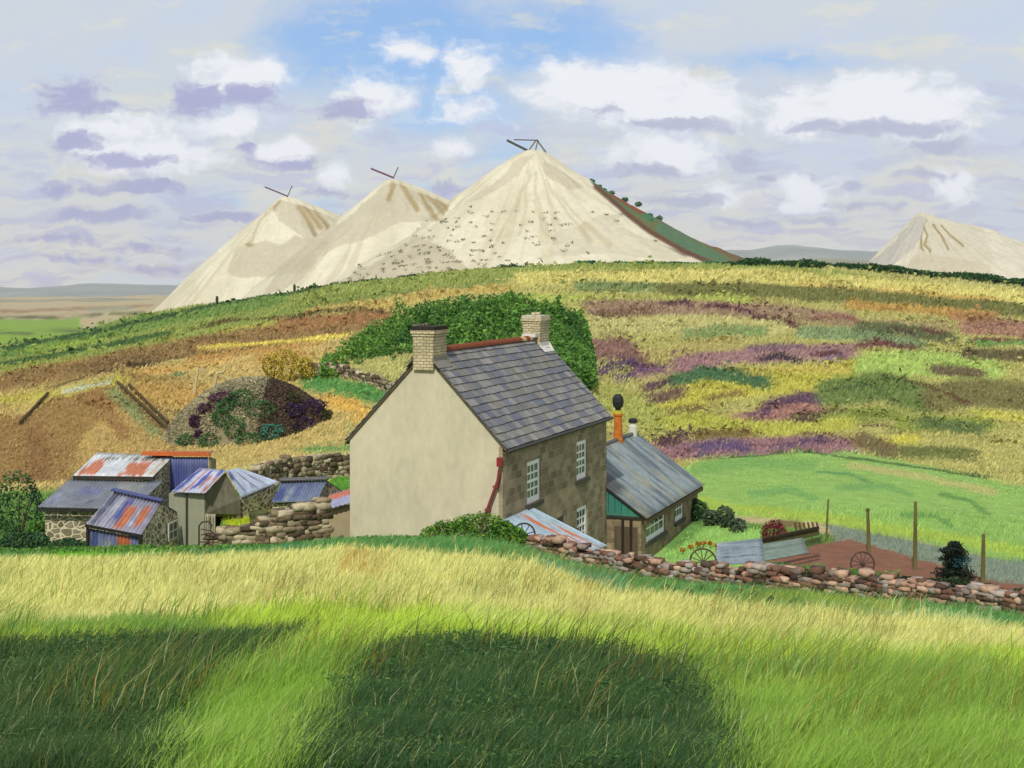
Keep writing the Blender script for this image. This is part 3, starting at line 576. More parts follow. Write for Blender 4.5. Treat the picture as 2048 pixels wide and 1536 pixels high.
for a in ([(1055, 340), (1050, 400), (1040, 470)], [(1070, 345), (1075, 420), (1110, 480)], [(1090, 360), (1130, 420), (1180, 480)], [(1060, 350), (1020, 430), (990, 480)], [(1110, 380), (1160, 440), (1220, 490)], [(1065, 400), (1085, 460), (1112, 485)]): cstroke(a, 6, (192, 180, 148), .45)
for a in ([(1845, 450), (1856, 470), (1850, 490), (1862, 504)], [(1864, 448), (1880, 470), (1895, 498)], [(1882, 450), (1900, 470), (1926, 492)], [(1850, 440), (1840, 470), (1846, 500)]): cstroke(a, 4.5, (150, 132, 78), .9)
cpoly([(1726, 540), (1790, 480), (1840, 430), (1852, 440), (1830, 500), (1760, 545)], (186, 182, 172), .8); cpoly([(1800, 545), (1840, 505), (1900, 515), (1985, 530), (1985, 560)], (200, 190, 162), .8)
cpoly([(1180, 350), (1262, 388), (1351, 436), (1444, 488), (1530, 540), (1440, 538), (1364, 503), (1300, 466), (1245, 424), (1188, 372)], (112, 110, 70), 1.0)
for a, w_, c_ in (([(1190, 362), (1240, 395), (1300, 432)], 16, (74, 122, 84)), ([(1320, 455), (1380, 490), (1440, 520)], 16, (92, 120, 88)), ([(1225, 385), (1280, 420)], 8, (136, 80, 50)), ([(1190, 375), (1245, 424), (1300, 466), (1364, 503), (1440, 536)], 6, (104, 72, 50)), ([(1270, 400), (1351, 446), (1444, 498), (1510, 532)], 8, (120, 98, 66))): cstroke(a, w_, c_, .9)
def cone(name, label, px, d, prof_l, prof_r, seed, cols, front=None, zbase=-60, band=None, top=10):
    """prof: list of (px distance from the axis, py) for the left and right outline"""
    c0 = ((px - CX) / F * d, d); sc = d / F; nA, nR = 620, 190
    rmax = max(prof_l[-1][0], prof_r[-1][0]); V = []; C_ = []
    th = np.linspace(0, 2 * math.pi, nA, endpoint=False); rr = np.linspace(0, 1, nR) ** 1.25
    wl = 0.5 - 0.5 * np.cos(th)                      # 1 at the left (theta = pi)
    wl = wl ** 1.0
    for t in rr:
        rad = t * rmax * np.ones(nA)
        zl = np.interp(rad, [p[0] for p in prof_l], [p[1] for p in prof_l]); zr = np.interp(rad, [p[0] for p in prof_r], [p[1] for p in prof_r])
        py = zl * wl + zr * (1 - wl)
        z = -(py - HY) * sc
        gl = (fbm(th * 7 + seed, rad / 110 + seed, 4) - .5) * 3.6 * min(1, t * 5) * (1 - .3 * t) + (fbm(np.cos(th) * rad / 26 + seed, np.sin(th) * rad / 26, 3) - .5) * 2.2 * min(1, t * 8)
        z = z + gl * (d / 900) - max(0, 0.02 - t) * 120
        x = c0[0] + np.cos(th) * rad * sc; y = c0[1] + np.sin(th) * rad * sc * 0.9
        V.append(np.stack([x, y, z], 1))
        k1 = fbm(th * 22 + seed, rad / 300, 3); k2 = fbm(np.cos(th) * rad / 60 + seed * 2, np.sin(th) * rad / 60 + rad / 90, 4)
        a, b_, c_ = [np.array(alb(q)) for q in cols]
        m1 = np.clip((k1 - .58) * 7, 0, 1)[:, None] * (1 - t) * .8; m2 = np.clip((k2 - .48 + max(0, .10 - t * .3)) * 9, 0, 1)[:, None] * .9
        cc = a * (1 - m2) + b_ * m2; cc = cc * (1 - m1) + c_ * m1
        if band:
            ang = (th + math.pi) % (2 * math.pi) - math.pi; e = fbm(rad / 18, th * 30, 3) * .16
            lo = np.interp(rad, [90, 130, 300, 400, 460], [-0.44, -0.68, -0.66, -0.66, -0.40]); w = (ang < 0.5) & (ang + e > lo) & (rad > 92 + 30 * fbm(th * 20, rad * 0, 2))
            q = fbm(th * 14, rad / 30, 4)[:, None]; gcol = np.array(alb((112, 92, 62))) * (1 - q) + np.array(alb((72, 118, 78))) * q
            ed = (ang + e < lo + .07)[:, None]; gcol = np.where(ed, np.array(alb((96, 66, 46))), gcol)
            cc = np.where(w[:, None], gcol, cc)
        qx, qy = project(x, y, z); fr = (y < c0[1] + rad * sc * .28); wj = (fbm(x / 9, z / 9, 3) - .5) * 14
        al_ = CA.get(qx + wj, qy + 300 + wj * .5)[:, :1] * fr[:, None]; cc = cc * (1 - al_) + CN.get(qx + wj, qy + 300 + wj * .5) * ALB * .96 * al_
        C_.append(cc)
    V = np.concatenate(V); C_ = np.concatenate(C_); ii = np.arange(nR * nA).reshape(nR, nA); nx = np.roll(ii, -1, 1)
    Fc = np.stack([ii[:-1], nx[:-1], nx[1:], ii[1:]], -1).reshape(-1, 4)
    o = link(name, newmesh(name, V, Fc, C_, True), M_SAND); tag(o, label, 'spoil heap', 'pale clay spoil heaps on the skyline')
    o['_'] = 0; del o['_']
    return c0, sc
PALE = ((224, 217, 190), (214, 206, 178), (196, 184, 150))
cone('spoil_heap', 'tallest pale clay spoil heap with scrub-grown track down its right edge', 1068, 820, [(0, 299), (12, 299), (40, 312), (165, 402), (245, 470), (330, 520), (420, 574), (500, 640), (700, 720)],
     [(0, 299), (20, 303), (82, 345), (160, 392), (232, 432), (320, 478), (430, 523), (520, 600), (700, 700)], 3, PALE)
cone('spoil_heap', 'middle pale spoil heap between the leftmost and the tallest heap', 785, 1080, [(0, 354), (10, 357), (120, 450), (285, 588), (400, 680), (700, 800)], [(0, 354), (14, 360), (60, 378), (125, 404), (200, 440), (300, 500), (400, 590), (700, 760)], 11, PALE)
cone('spoil_heap', 'leftmost pale spoil heap, lowest of the three standing together', 572, 1350, [(0, 390), (10, 393), (70, 448), (180, 545), (272, 634), (360, 720), (600, 800)], [(0, 390), (14, 396), (60, 412), (110, 434), (200, 486), (320, 570), (600, 760)], 19, PALE)
cone('spoil_heap', 'separate pale spoil heap at the far right edge with brown gullies', 1845, 1300, [(0, 424), (8, 425), (50, 470), (90, 512), (120, 540), (200, 610), (400, 720)], [(0, 424), (14, 430), (60, 446), (140, 464), (240, 510), (400, 640)], 27, ((214, 206, 184), (204, 196, 174), (190, 180, 150)))

def headgear(label, px, py, d, s, big=False):
    p = at(px, py, d); t = thing('tipping_gear', label, 'tipping gear', p, 0, 'tipping gear on the spoil heaps'); k = d / F
    dk = alb((84, 66, 70)); b = MB()
    if big:
        for dy in (0, 3.5):
            b.bar((-50 * k, dy, 19 * k), (-6 * k, dy, -3 * k), .9, 1.1, alb((84, 82, 74)))
        for i in range(9): q = i / 8; b.bar((-50 * k + 44 * k * q, -.3, 19 * k - 22 * k * q), (-50 * k + 44 * k * q, 3.8, 19 * k - 22 * k * q), .35, .35, alb((84, 82, 74)))
        b.build('tipping_ramp', M_WOOD, t); h = MB(); c_ = alb((126, 116, 92))
        for dy in (0, 3): 
            for a, e in (((-8, -4), (8, 19)), ((6, -6), (12, 19)), ((10, 19), (28, -5))): h.bar((a[0] * k, dy, a[1] * k), (e[0] * k, dy, e[1] * k), .7, .7, c_)
        h.bar((8 * k, -.4, 19 * k), (8 * k, 3.4, 19 * k), .6, .6, c_); h.bar((2 * k, -.4, 9 * k), (2 * k, 3.4, 9 * k), .5, .5, c_); h.build('head_frame', M_WOOD, t)
        g_ = MB(); g_.bar((-36 * k, 1.5, 20 * k), (12 * k, 1.5, 19 * k), .6, .6, dk); g_.build('top_beam', M_WOOD, t)
    else:
        for dy in (0, 3): b.bar((-42 * k, dy, 17 * k), (2 * k, dy, -1 * k), 1.1, 1.3, alb((112, 74, 90)))
        for i in range(8): q = i / 7; b.bar((-42 * k + 44 * k * q, -.4, 17 * k - 18 * k * q), (-42 * k + 44 * k * q, 3.4, 17 * k - 18 * k * q), .5, .6, alb((74, 54, 66)))
        b.build('tipping_ramp', M_WOOD, t); h = MB(); h.bar((2 * k, 1.5, -3 * k), (12 * k, 1.5, 20 * k), .8, .8, alb((108, 108, 92))); h.build('mast', M_WOOD, t)
headgear('timber head frame and tipping ramp on top of the tallest heap', 1064, 299, 818, 1, True)
headgear('purplish tipping ramp and thin mast on the middle heap', 784, 354, 1078, 1)
headgear('small purplish tipping ramp and mast on the leftmost heap', 572, 391, 1348, 1)

# ------------------------------------------------------------------ building helpers
def stone_template():
    v = []; n = 3
    import itertools
    idx = {}
    for p in itertools.product((-1, 0, 1), repeat=3):
        if max(map(abs, p)) == 1: idx[p] = len(v); v.append(p)
    f = []
    for ax in range(3):
        for s_ in (-1, 1):
            for a in (-1, 0):
                for b in (-1, 0):
                    q = []
                    for da, db in ((0, 0), (1, 0), (1, 1), (0, 1)):
                        p = [0, 0, 0]; p[ax] = s_; p[(ax + 1) % 3] = a + da; p[(ax + 2) % 3] = b + db; q.append(idx[tuple(p)])
                    f.append(q if s_ > 0 else q[::-1])
    v = np.array(v, float); sp_ = v / np.linalg.norm(v, axis=1)[:, None] * 1.25
    return v * .74 + sp_ * .26, np.array(f)
ST_V, ST_F = stone_template()
def stones(items, pal_, seed=1, origin=(0, 0, 0)):
    """items: (centre, half sizes, rotation matrix 3x3) -> one mesh of separate rough stones"""
    g = np.random.default_rng(seed); V = []; Fs = []; C_ = []
    for i, (c, h, M) in enumerate(items):
        v = ST_V * (1 + g.normal(scale=.11, size=(26, 1))) * np.array(h) + g.normal(scale=.12, size=(26, 3)) * min(h)
        V.append(v @ np.array(M).T + np.array(c) - np.array(origin)); Fs.append(ST_F + 26 * i); C_.append(np.repeat((pal_[g.integers(len(pal_))] * g.uniform(.75, 1.2))[None], 26, 0))
    return newmesh('stones', np.concatenate(V), np.concatenate(Fs), np.concatenate(C_), True)
def rotz3(a, tilt=0):
    c, s_ = math.cos(a), math.sin(a); ct, st_ = math.cos(tilt), math.sin(tilt)
    return np.array([[c, -s_, 0], [s_, c, 0], [0, 0, 1]]) @ np.array([[ct, 0, -st_], [0, 1, 0], [st_, 0, ct]])
def drystone(label, pts, pal_, group=None, thick=.42, seed=1, ch=.17, ls=(.2, .48), base=None, ragged=.10, cat='stone wall'):
    """dry stone wall; pts = (px, py of the top, distance)"""
    P3 = [at(*p) for p in pts]; g = np.random.default_rng(seed); items = []
    seg = [(P3[i], P3[i + 1]) for i in range(len(P3) - 1)]; o = P3[0].copy(); core = MB()
    for a, b in seg:
        dv = Vector((b.x - a.x, b.y - a.y, 0)); Ln = dv.length; ang = math.atan2(dv.y, dv.x); nrm = Vector((math.sin(ang), -math.cos(ang), 0))
        top = lambda t: a.z + (b.z - a.z) * t
        gb = lambda t: (float(H(a.x + dv.x * t, a.y + dv.y * t)) if base is None else base) - .12
        zc = min(gb(0), gb(1))
        while zc < max(a.z, b.z):
            x = -g.uniform(0, .2); h = ch * g.uniform(.8, 1.25)
            while x < Ln:
                l = g.uniform(*ls); t = min(max((x + l / 2) / Ln, 0), 1)
                if zc + h * .6 < top(t) + g.uniform(-ragged, ragged) and zc + h > gb(t):
                    for sd_ in (1, -1):
                        c = a + dv * t + nrm * (sd_ * thick * .28 + g.normal(scale=.02)); c.z = zc + h / 2
                        items.append((c, (l * .53, thick * .3, h * .56), rotz3(ang + g.normal(scale=.06), g.normal(scale=.07))))
                x += l
            zc += h
        M = Matrix.Rotation(ang, 4, 'Z'); M.translation = a - o
        vs = [Vector((0, -thick * .3, gb(0) - a.z)), Vector((Ln, -thick * .3, gb(1) - a.z)), Vector((Ln, thick * .3, gb(1) - a.z)), Vector((0, thick * .3, gb(0) - a.z)),
              Vector((0, -thick * .3, -.12)), Vector((Ln, -thick * .3, b.z - a.z - .12)), Vector((Ln, thick * .3, b.z - a.z - .12)), Vector((0, thick * .3, -.12))]
        core.add([M @ v for v in vs], [(0, 3, 2, 1), (4, 5, 6, 7), (0, 1, 5, 4), (1, 2, 6, 5), (2, 3, 7, 6), (3, 0, 4, 7)], alb((70, 60, 48)))
    t = thing('stone_wall', label, cat, o, 0, group)
    link('stones', stones(items, pal_, seed, o), M_STONE, t); core.build('core', M_STONE, t)
    return t
def wall_open(mb, x, y0, y1, z0, z1, th, ops, col):
    """wall in the plane x with real openings (y0, y1, z0, z1), thickness th towards -x"""
    ys = sorted({y0, y1, *[o[0] for o in ops], *[o[1] for o in ops]}); zs = sorted({z0, z1, *[o[2] for o in ops], *[o[3] for o in ops]})
    for i in range(len(ys) - 1):
        for j in range(len(zs) - 1):
            a, b, c, d = ys[i], ys[i + 1], zs[j], zs[j + 1]
            if any(o[0] <= a and b <= o[1] and o[2] <= c and d <= o[3] for o in ops): continue
            mb.add([(x, a, c), (x, b, c), (x, b, d), (x, a, d)], [(0, 1, 2, 3)], col); mb.add([(x - th, a, c), (x - th, b, c), (x - th, b, d), (x - th, a, d)], [(3, 2, 1, 0)], col)
    for (a, b, c, d) in ops:
        mb.add([(x, a, c), (x, a, d), (x - th, a, d), (x - th, a, c)], [(0, 1, 2, 3)], col); mb.add([(x, b, c), (x, b, d), (x - th, b, d), (x - th, b, c)], [(3, 2, 1, 0)], col)
        mb.add([(x, a, d), (x, b, d), (x - th, b, d), (x - th, a, d)], [(0, 1, 2, 3)], col); mb.add([(x, a, c), (x, b, c), (x - th, b, c), (x - th, a, c)], [(3, 2, 1, 0)], col)
def sash(parent, x, y0, y1, z0, z1, cols_, rows_, rec=.10, sill=True, bar=.065, frame=.16, mid=True):
    rec *= .5
    w = alb((250, 250, 246), 1.12); f = MB(); xo = x - rec
    f.box(xo - .06, xo, y0, y0 + frame, z0, z1, w); f.box(xo - .06, xo, y1 - frame, y1, z0, z1, w)
    f.box(xo - .06, xo, y0 + frame, y1 - frame, z0, z0 + frame * 1.3, w); f.box(xo - .06, xo, y0 + frame, y1 - frame, z1 - frame, z1, w)
    a, b, c, d = y0 + frame, y1 - frame, z0 + frame * 1.3, z1 - frame
    for i in range(1, cols_): yy = a + (b - a) * i / cols_; f.box(xo - .045, xo - .012, yy - bar / 2, yy + bar / 2, c, d, w)
    for j in range(1, rows_):
        zz = c + (d - c) * j / rows_; k_ = bar * (1.5 if mid and j == rows_ // 2 else 1) / 2
        for i in range(cols_):
            ya = a + (b - a) * i / cols_ + (bar / 2 if i else 0); yb = a + (b - a) * (i + 1) / cols_ - (bar / 2 if i < cols_ - 1 else 0); f.box(xo - .043, xo - .010, ya, yb, zz - k_, zz + k_, w)
    wdw = f.build('window', M_PAINT, parent)
    g = MB(); g.box(xo - .04, xo - .028, a - .01, b + .01, c - .01, d + .01); g.build('pane', M_GLASS, wdw)
    if sill: s_ = MB(); s_.box(x - .12, x + .10, y0 - .14, y1 + .14, z0 - .15, z0 - .002, alb((74, 68, 58))); s_.build('sill', M_SLATE, wdw)
    return wdw
def slates(mb, A, B, C_, D, nrow, ncol, pal_, g, th=.022):
    """A-B ridge line, D-C eaves line; overlapping slates"""
    A, B, C_, D = map(Vector, (A, B, C_, D)); n = (B - A).cross(D - A).normalized(); n = n if n.z > 0 else -n
    for r in range(nrow):
        off = .5 * (r % 2)
        for c in range(-1, ncol + 1):
            u0 = (c + off) / ncol; u1 = (c + 1 + off) / ncol
            if u1 <= 0 or u0 >= 1: continue
            u0 = max(u0, 0) + .0012; u1 = min(u1, 1) - .0012; v0 = r / nrow; v1 = (r + 1) / nrow + g.uniform(0, .006)
            v00 = max(0, v0 - .35 / nrow)
            pt = lambda u, v: (A * (1 - u) + B * u) * (1 - v) + (D * (1 - u) + C_ * u) * v
            j = g.uniform(-.004, .006); k_ = th + j
            tp = [pt(u0, v00) + n * .006, pt(u1, v00) + n * .006, pt(u1, v1) + n * (.034 + k_), pt(u0, v1) + n * (.034 + k_)]
            bt = [p - n * .018 for p in tp]; col = pal_[g.integers(len(pal_))] * g.uniform(.86, 1.14)
            mb.add(tp + bt, [(0, 1, 2, 3), (7, 6, 5, 4), (3, 2, 6, 7), (0, 3, 7, 4), (1, 5, 6, 2)], tuple(col))
def corrugated(name, P00, P10, P11, P01, parent, origin, colfn, pitch=.11, amp=.022, nv=10, rot=None):
    """sheet of corrugated iron: corrugations run from the P00-P10 edge to the P01-P11 edge"""
    P00, P10, P11, P01 = [np.array(Vector(p) - Vector(origin)) for p in (P00, P10, P11, P01)]
    w = np.linalg.norm(P10 - P00); nu = max(8, int(w / pitch * 6)); u = np.linspace(0, 1, nu)[None, :, None]; v = np.linspace(0, 1, nv)[:, None, None]
    P_ = (P00 * (1 - u) + P10 * u) * (1 - v) + (P01 * (1 - u) + P11 * u) * v; n = np.cross(P10 - P00, P01 - P00); n /= np.linalg.norm(n)
    if n[2] < 0 or (abs(n[2]) < .05 and n[1] > 0): n = -n
    P_ = P_ + n * (np.sin(u * w / pitch * 2 * math.pi) * amp); uu, vv = np.meshgrid(u.ravel(), v.ravel())
    c = colfn(uu.ravel(), vv.ravel()); ii = np.arange(nu * nv).reshape(nv, nu)
    Fc = np.stack([ii[:-1, :-1], ii[:-1, 1:], ii[1:, 1:], ii[1:, :-1]], -1).reshape(-1, 4)
    o = link(name, newmesh(name, P_.reshape(-1, 3), Fc, c, True), M_TIN, parent)
    s_ = o.modifiers.new('thickness', 'SOLIDIFY'); s_.thickness = .012; s_.offset = -1
    return o
def patches(base, spots, seed=0, streak=.6):
    """sheet colour with rust or paint patches: spots = (u0, u1, v0, v1, colour)"""
    bc = np.array(alb(base))
    def fn(u, v):
        k_ = fbm(u * 14 + seed, v * 3 + seed, 3)[:, None]; c = bc * (1 - streak * .4 + streak * .8 * k_)
        for (u0, u1, v0, v1, cl) in spots:
            e = (fbm(u * 30 + seed * 3, v * 5 + seed, 3) - .5) * .16; e2 = (fbm(u * 40 + seed, v * 8, 3) - .5) * .3
            m = (np.clip((u - u0 + e) / .03, 0, 1) * np.clip((u1 - u + e) / .03, 0, 1) * np.clip((v - v0 + e2) / .06, 0, 1) * np.clip((v1 - v + e2) / .06, 0, 1))[:, None] * .92
            c = c * (1 - m) + np.array(alb(cl)) * m * (.8 + .4 * k_)
        return c
    return fn

# ------------------------------------------------------------------ the farmhouse
ZB = -12.3; AXR = math.atan2(-.364, .931)
g = np.random.default_rng(5)
house = thing('farmhouse', 'two-storey farmhouse with cream gable wall, slate roof and two chimneys', 'house', (-.32, 48, ZB), AXR)
Wd, Ln, EV, RG = 5.86, 11.7, 6.4, 9.5
pl = alb((216, 206, 176))
b = MB(); b.prism([(0, 0), (0, EV), (-Wd / 2, RG), (-Wd, EV), (-Wd, 0)], 0, -.4, pl, Matrix(((1, 0, 0, 0), (0, 0, -1, 0), (0, 1, 0, 0), (0, 0, 0, 1))))
b.build('gable_wall', M_PLASTER, house)
b = MB(); b.prism([(0, 0), (0, EV), (-Wd / 2, RG), (-Wd, EV), (-Wd, 0)], -(Ln - .4), -Ln, pl, Matrix(((1, 0, 0, 0), (0, 0, -1, 0), (0, 1, 0, 0), (0, 0, 0, 1))))
b.build('gable_wall', M_FACADE, house)
OPS = [(2.35, 3.75, 4.0, 5.52), (7.85, 9.15, 4.1, 5.62), (7.9, 9.2, 1.45, 3.0), (4.95, 5.95, .02, 2.75)]
b = MB(); wall_open(b, 0, .4, Ln - .4, 0, EV - .02, .4, OPS, pl); b.add([(0, .4, EV - .02), (0, Ln - .4, EV - .02), (-.4, Ln - .4, EV - .02), (-.4, .4, EV - .02)], [(0, 1, 2, 3)], pl)
# quoin returns: the stone front wraps the corner
b.box(-.14, .012, -.012, .4, 0, EV - .05, pl); b.box(-.4, .012, Ln - .4, Ln + .012, 0, EV - .05, pl)
b.build('front_wall', M_FACADE, house)
b = MB(); b.box(-Wd, -Wd + .4, .4, Ln - .4, 0, EV - .02, pl); b.build('rear_wall', M_PLASTER, house)
# dark backing inside so that windows show a dim room
b = MB(); b.box(-Wd + .45, -.9, .5, Ln - .5, .05, EV - .1, alb((60, 54, 46))); b.build('dark_backing', M_PLASTER, house)
sash(house, 0, *OPS[0], 3, 4); sash(house, 0, *OPS[1], 3, 4); sash(house, 0, *OPS[2], 3, 4)
b = MB(); b.box(-.2, -.14, 5.0, 5.9, .02, 2.7, alb((92, 66, 46)))
for i in range(5): b.box(-.139, -.128, 5.02 + .18 * i, 5.16 + .18 * i, .06, 2.66, alb((84, 60, 42)))
dr = b.build('door', M_WOOD, house); b = MB(); b.box(-.127, -.08, 5.75, 5.80, 1.15, 1.28, alb((40, 36, 32))); b.build('handle', M_IRON, dr)
b = MB(); b.box(-.05, .05, 4.75, 6.15, 2.76, 3.02, alb((70, 62, 50))); b.build('lintel', M_SLATE, house)
# roof
SL = [np.array(alb(c)) for c in ((132, 130, 126), (120, 119, 118), (144, 140, 132), (112, 113, 118), (128, 124, 114), (138, 136, 132), (110, 112, 124))]
ev = .17; sl = (RG - EV) / (Wd / 2)
b = MB(); e0 = (ev, -.10, EV - ev * sl + .06); e1 = (ev, Ln + .10, EV - ev * sl + .06)
rA = (-Wd / 2, -.10, RG + .06); rB = (-Wd / 2, Ln + .10, RG + .06); f0 = (-Wd - ev, -.10, e0[2]); f1 = (-Wd - ev, Ln + .10, e0[2])
slates(b, rA, rB, e1, e0, 14, 25, SL, g); slates(b, rB, rA, f0, f1, 14, 25, SL, g)
roof = b.build('roof', M_SLATE, house)
b = MB(); bk = alb((96, 86, 66))
for sx, e in ((1, ev), (-1, ev)):
    X = lambda x: -Wd / 2 + sx * (x + Wd / 2)
    b.add([(X(0 - Wd / 2), -.06, RG + .05), (X(e), -.06, e0[2] - .01), (X(e), -.06, e0[2] - .12), (X(0 - Wd / 2), -.06, RG - .07), (X(0 - Wd / 2), Ln + .06, RG + .05), (X(e), Ln + .06, e0[2] - .01), (X(e), Ln + .06, e0[2] - .12), (X(0 - Wd / 2), Ln + .06, RG - .07)],
          [(0, 1, 2, 3), (7, 6, 5, 4), (0, 4, 5, 1), (1, 5, 6, 2), (3, 2, 6, 7)], bk)
b.build('roof_boards', M_WOOD, house)
b = MB()
for i in range(21):
    y = 1.04 + i * .452; c = alb((134, 72, 44)) if g.random() < .7 else alb((206, 176, 122)); pts = []
    vs = []; n_ = 7
    for yy in (y, y + .435):
        for k_ in range(n_): an = math.pi * (k_ / (n_ - 1)) ; vs.append((-Wd / 2 + .19 * math.cos(an), yy, RG + .0 + .17 * math.sin(an)))
    b.add(vs, [(k_, k_ + 1, n_ + k_ + 1, n_ + k_) for k_ in range(n_ - 1)] + [tuple(range(n_))[::-1], tuple(range(n_, 2 * n_))], c)
b.build('ridge_tiles', M_STONE, house)
b = MB(); gz = e0[2] - .07; b.tube([(ev + .07, -.12, gz), (ev + .07, Ln + .12, gz)], .062, 8, alb((60, 56, 50))); b.build('gutter', M_IRON, house)
b = MB(); b.box(ev - .03, ev, -.06, Ln + .06, gz - .1, gz + .05, alb((66, 60, 50))); b.box(.013, ev - .031, -.05, Ln + .05, gz - .09, gz - .05, alb((110, 98, 76))); b.build('soffit', M_WOOD, house)
b = MB(); red = alb((140, 62, 62)); b.box(-.13, .04, -.24, -.07, 5.7, 6.0, alb((150, 40, 40))); b.tube([(-.05, -.16, 5.6), (-.12, -.14, 5.2), (-.74, -.14, 3.6), (-1.0, -.14, 2.9), (-1.0, -.14, 0)], .058, 8, red)
for z_, x_ in ((5.0, -.2), (4.2, -.5)): b.box(x_ - .09, x_ + .09, -.2, -.012, z_ - .03, z_ + .03, red)
b.build('downpipe', M_PAINT, house)
def chimney(y0, y1, ztop, dark):
    xc = -Wd / 2; w = .39; b = MB(); cc = alb((206, 190, 150)); b.box(xc - w, xc + w, y0, y1, RG - (.60 if dark else 1.0), ztop - .34, cc)
    b.box(xc - w - .03, xc + w + .03, y0 - .03, y1 + .03, ztop - .34, ztop - .25, cc); b.box(xc - w - .07, xc + w + .07, y0 - .07, y1 + .07, ztop - .25, ztop - .14, cc)
    ch = b.build('chimney', M_CHIM, house, bevel=.008)
    b = MB(); k_ = alb((52, 48, 42)) if dark else alb((206, 196, 168)); b.box(xc - w - .04, xc + w + .04, y0 - .04, y1 + .04, ztop - .14, ztop, k_)
    if dark:
        for yy in np.linspace(y0 + .12, y1 - .12, 4): b.box(xc - w - .045, xc - w + .12, yy - .05, yy + .05, ztop + .002, ztop + .07, alb((120, 112, 92)))
    b.build('cap', M_STONE, ch, bevel=.01)
    b = MB(); ym = (y0 + y1) / 2; wc = alb((226, 222, 214)) if not dark else alb((130, 124, 112)); s1 = 1 if not dark else -1
    for sx in (1, -1):
        b.add([(xc + sx * (w + .01), y0 - .08, RG + .13 - w * sl), (xc + sx * (w + .24), y0 - .08, RG + .15 - (w + .24) * sl), (xc + sx * (w + .24), y1 + .02, RG + .15 - (w + .24) * sl), (xc + sx * (w + .01), y1 + .02, RG + .13 - w * sl),
               (xc + sx * (w + .01), y0 - .08, RG + .30 - w * sl), (xc + sx * (w + .01), y1 + .02, RG + .30 - w * sl)], [(0, 1, 2, 3), (0, 3, 5, 4), (0, 4, 1), (3, 2, 5)], wc)
    if not dark: b.box(xc - .3, xc + .3, y0 - .34, y0 - .002, RG + .10, RG + .24, wc)
    b.build('flashing', M_PAINT, ch)
    for yy in (y0 + .3, y1 - .3):
        if dark: continue
        b = MB(); b.lathe([(.10, 0), (.115, .05), (.095, .1), (.09, .12)], 12, (xc, yy, ztop + .002), alb((200, 186, 150))); b.build('chimney_pot', M_STONE, ch)
chimney(-.135, 1.0, 10.42, True); chimney(Ln - 1.1, Ln, 10.5, False)

# ------------------------------------------------------------------ annexe at the far end of the house
def hl(x, y, z): 
    c_, s_ = .931, .364; return Vector((-.32 + c_ * x + s_ * y, 48 - s_ * x + c_ * y, z))
ann = thing('outbuilding', 'low stone annexe with grey sheet roof and teal boarded gable behind the farmhouse', 'outbuilding', hl(1.5, 11.78, -12.5), AXR)
AE, AR, AL = 2.45, 4.6, 9.4                      # eaves, ridge, length;  local x from -6.2 to 0
st_ = alb((130, 112, 86)); AO = [(.75, 3.75, 1.12, 2.18), (5.5, 7.0, 1.2, 2.2)]
b = MB(); wall_open(b, 0, .35, AL, 0, AE, .35, AO, st_); b.box(-6.2, -5.85, .35, AL, 0, AE, st_); b.build('side_wall', M_ANNEX, ann)
MX = Matrix(((1, 0, 0, 0), (0, 0, -1, 0), (0, 1, 0, 0), (0, 0, 0, 1)))
b = MB(); b.prism([(0, 0), (0, AE), (-6.2, AE), (-6.2, 0)], 0, -.35, st_, MX); b.build('end_wall', M_ANNEX, ann)
b = MB(); b.prism([(0, 0), (0, AE), (-3.1, AR), (-6.2, AE), (-6.2, 0)], -AL, -AL - .35, st_, MX); b.build('end_wall', M_ANNEX, ann)
b = MB(); n_ = 22
for i in range(n_):
    x0 = -6.2 * i / n_ - .01; x1 = -6.2 * (i + 1) / n_ + .01; zt = lambda x: AR - abs(x + 3.1) / 3.1 * (AR - AE) - .03
    c = alb((62, 136, 122)); c = tuple(v * g.uniform(.85, 1.15) for v in c)
    b.prism([(x0, AE - .12), (x0, zt(x0)), (x1, zt(x1)), (x1, AE - .12)], .02, -.05, c, MX)
b.build('gable_boards', M_PAINT, ann)
b = MB(); b.box(-6.2, .0, -.06, -.02, AE - .22, AE - .11, alb((58, 56, 48))); b.build('beam', M_WOOD, ann)
for x in (-.78, -.42): b = MB(); b.box(x - .05, x + .05, -.10, -.012, .4, AE - .23, alb((56, 40, 34))); b.build('post', M_WOOD, ann)
b = MB(); b.box(-1.15, -.15, -.045, -.008, 0, 1.9, alb((96, 84, 66))); b.build('door', M_WOOD, ann)
b = MB(); b.box(-5.8, -.8, .6, AL - .3, .02, AE - .1, alb((50, 46, 40))); b.build('dark_backing', M_PLASTER, ann)  # dark box, its colour gives the dimness behind the annexe windows
sash(ann, 0, *AO[0], 4, 2, mid=False); sash(ann, 0, *AO[1], 3, 2, mid=False)
def annroof(u, v):
    k_ = fbm(u * 26, v * 2.2, 4)[:, None]; k2 = fbm(u * 9 + 7, v * 3, 3)[:, None]; a = np.array(alb((136, 148, 150))); d_ = np.array(alb((92, 104, 110))); e = np.array(alb((158, 156, 134)))
    c = a * (1 - np.clip((k_ - .45) * 5, 0, 1)) + d_ * np.clip((k_ - .45) * 5, 0, 1); c = c * (1 - np.clip((k2 - .55) * 6, 0, 1) * .7) + e * np.clip((k2 - .55) * 6, 0, 1) * .7
    dk = (np.clip((.2 - u) / .06, 0, 1) * np.clip((v - .25) / .05, 0, 1) * np.clip((.62 - v) / .05, 0, 1))[:, None] * .8
    return c * (1 - dk) + np.array(alb((64, 64, 62))) * dk
wo_ = Vector((0, 0, 0))
sla = (AR - AE) / 3.1
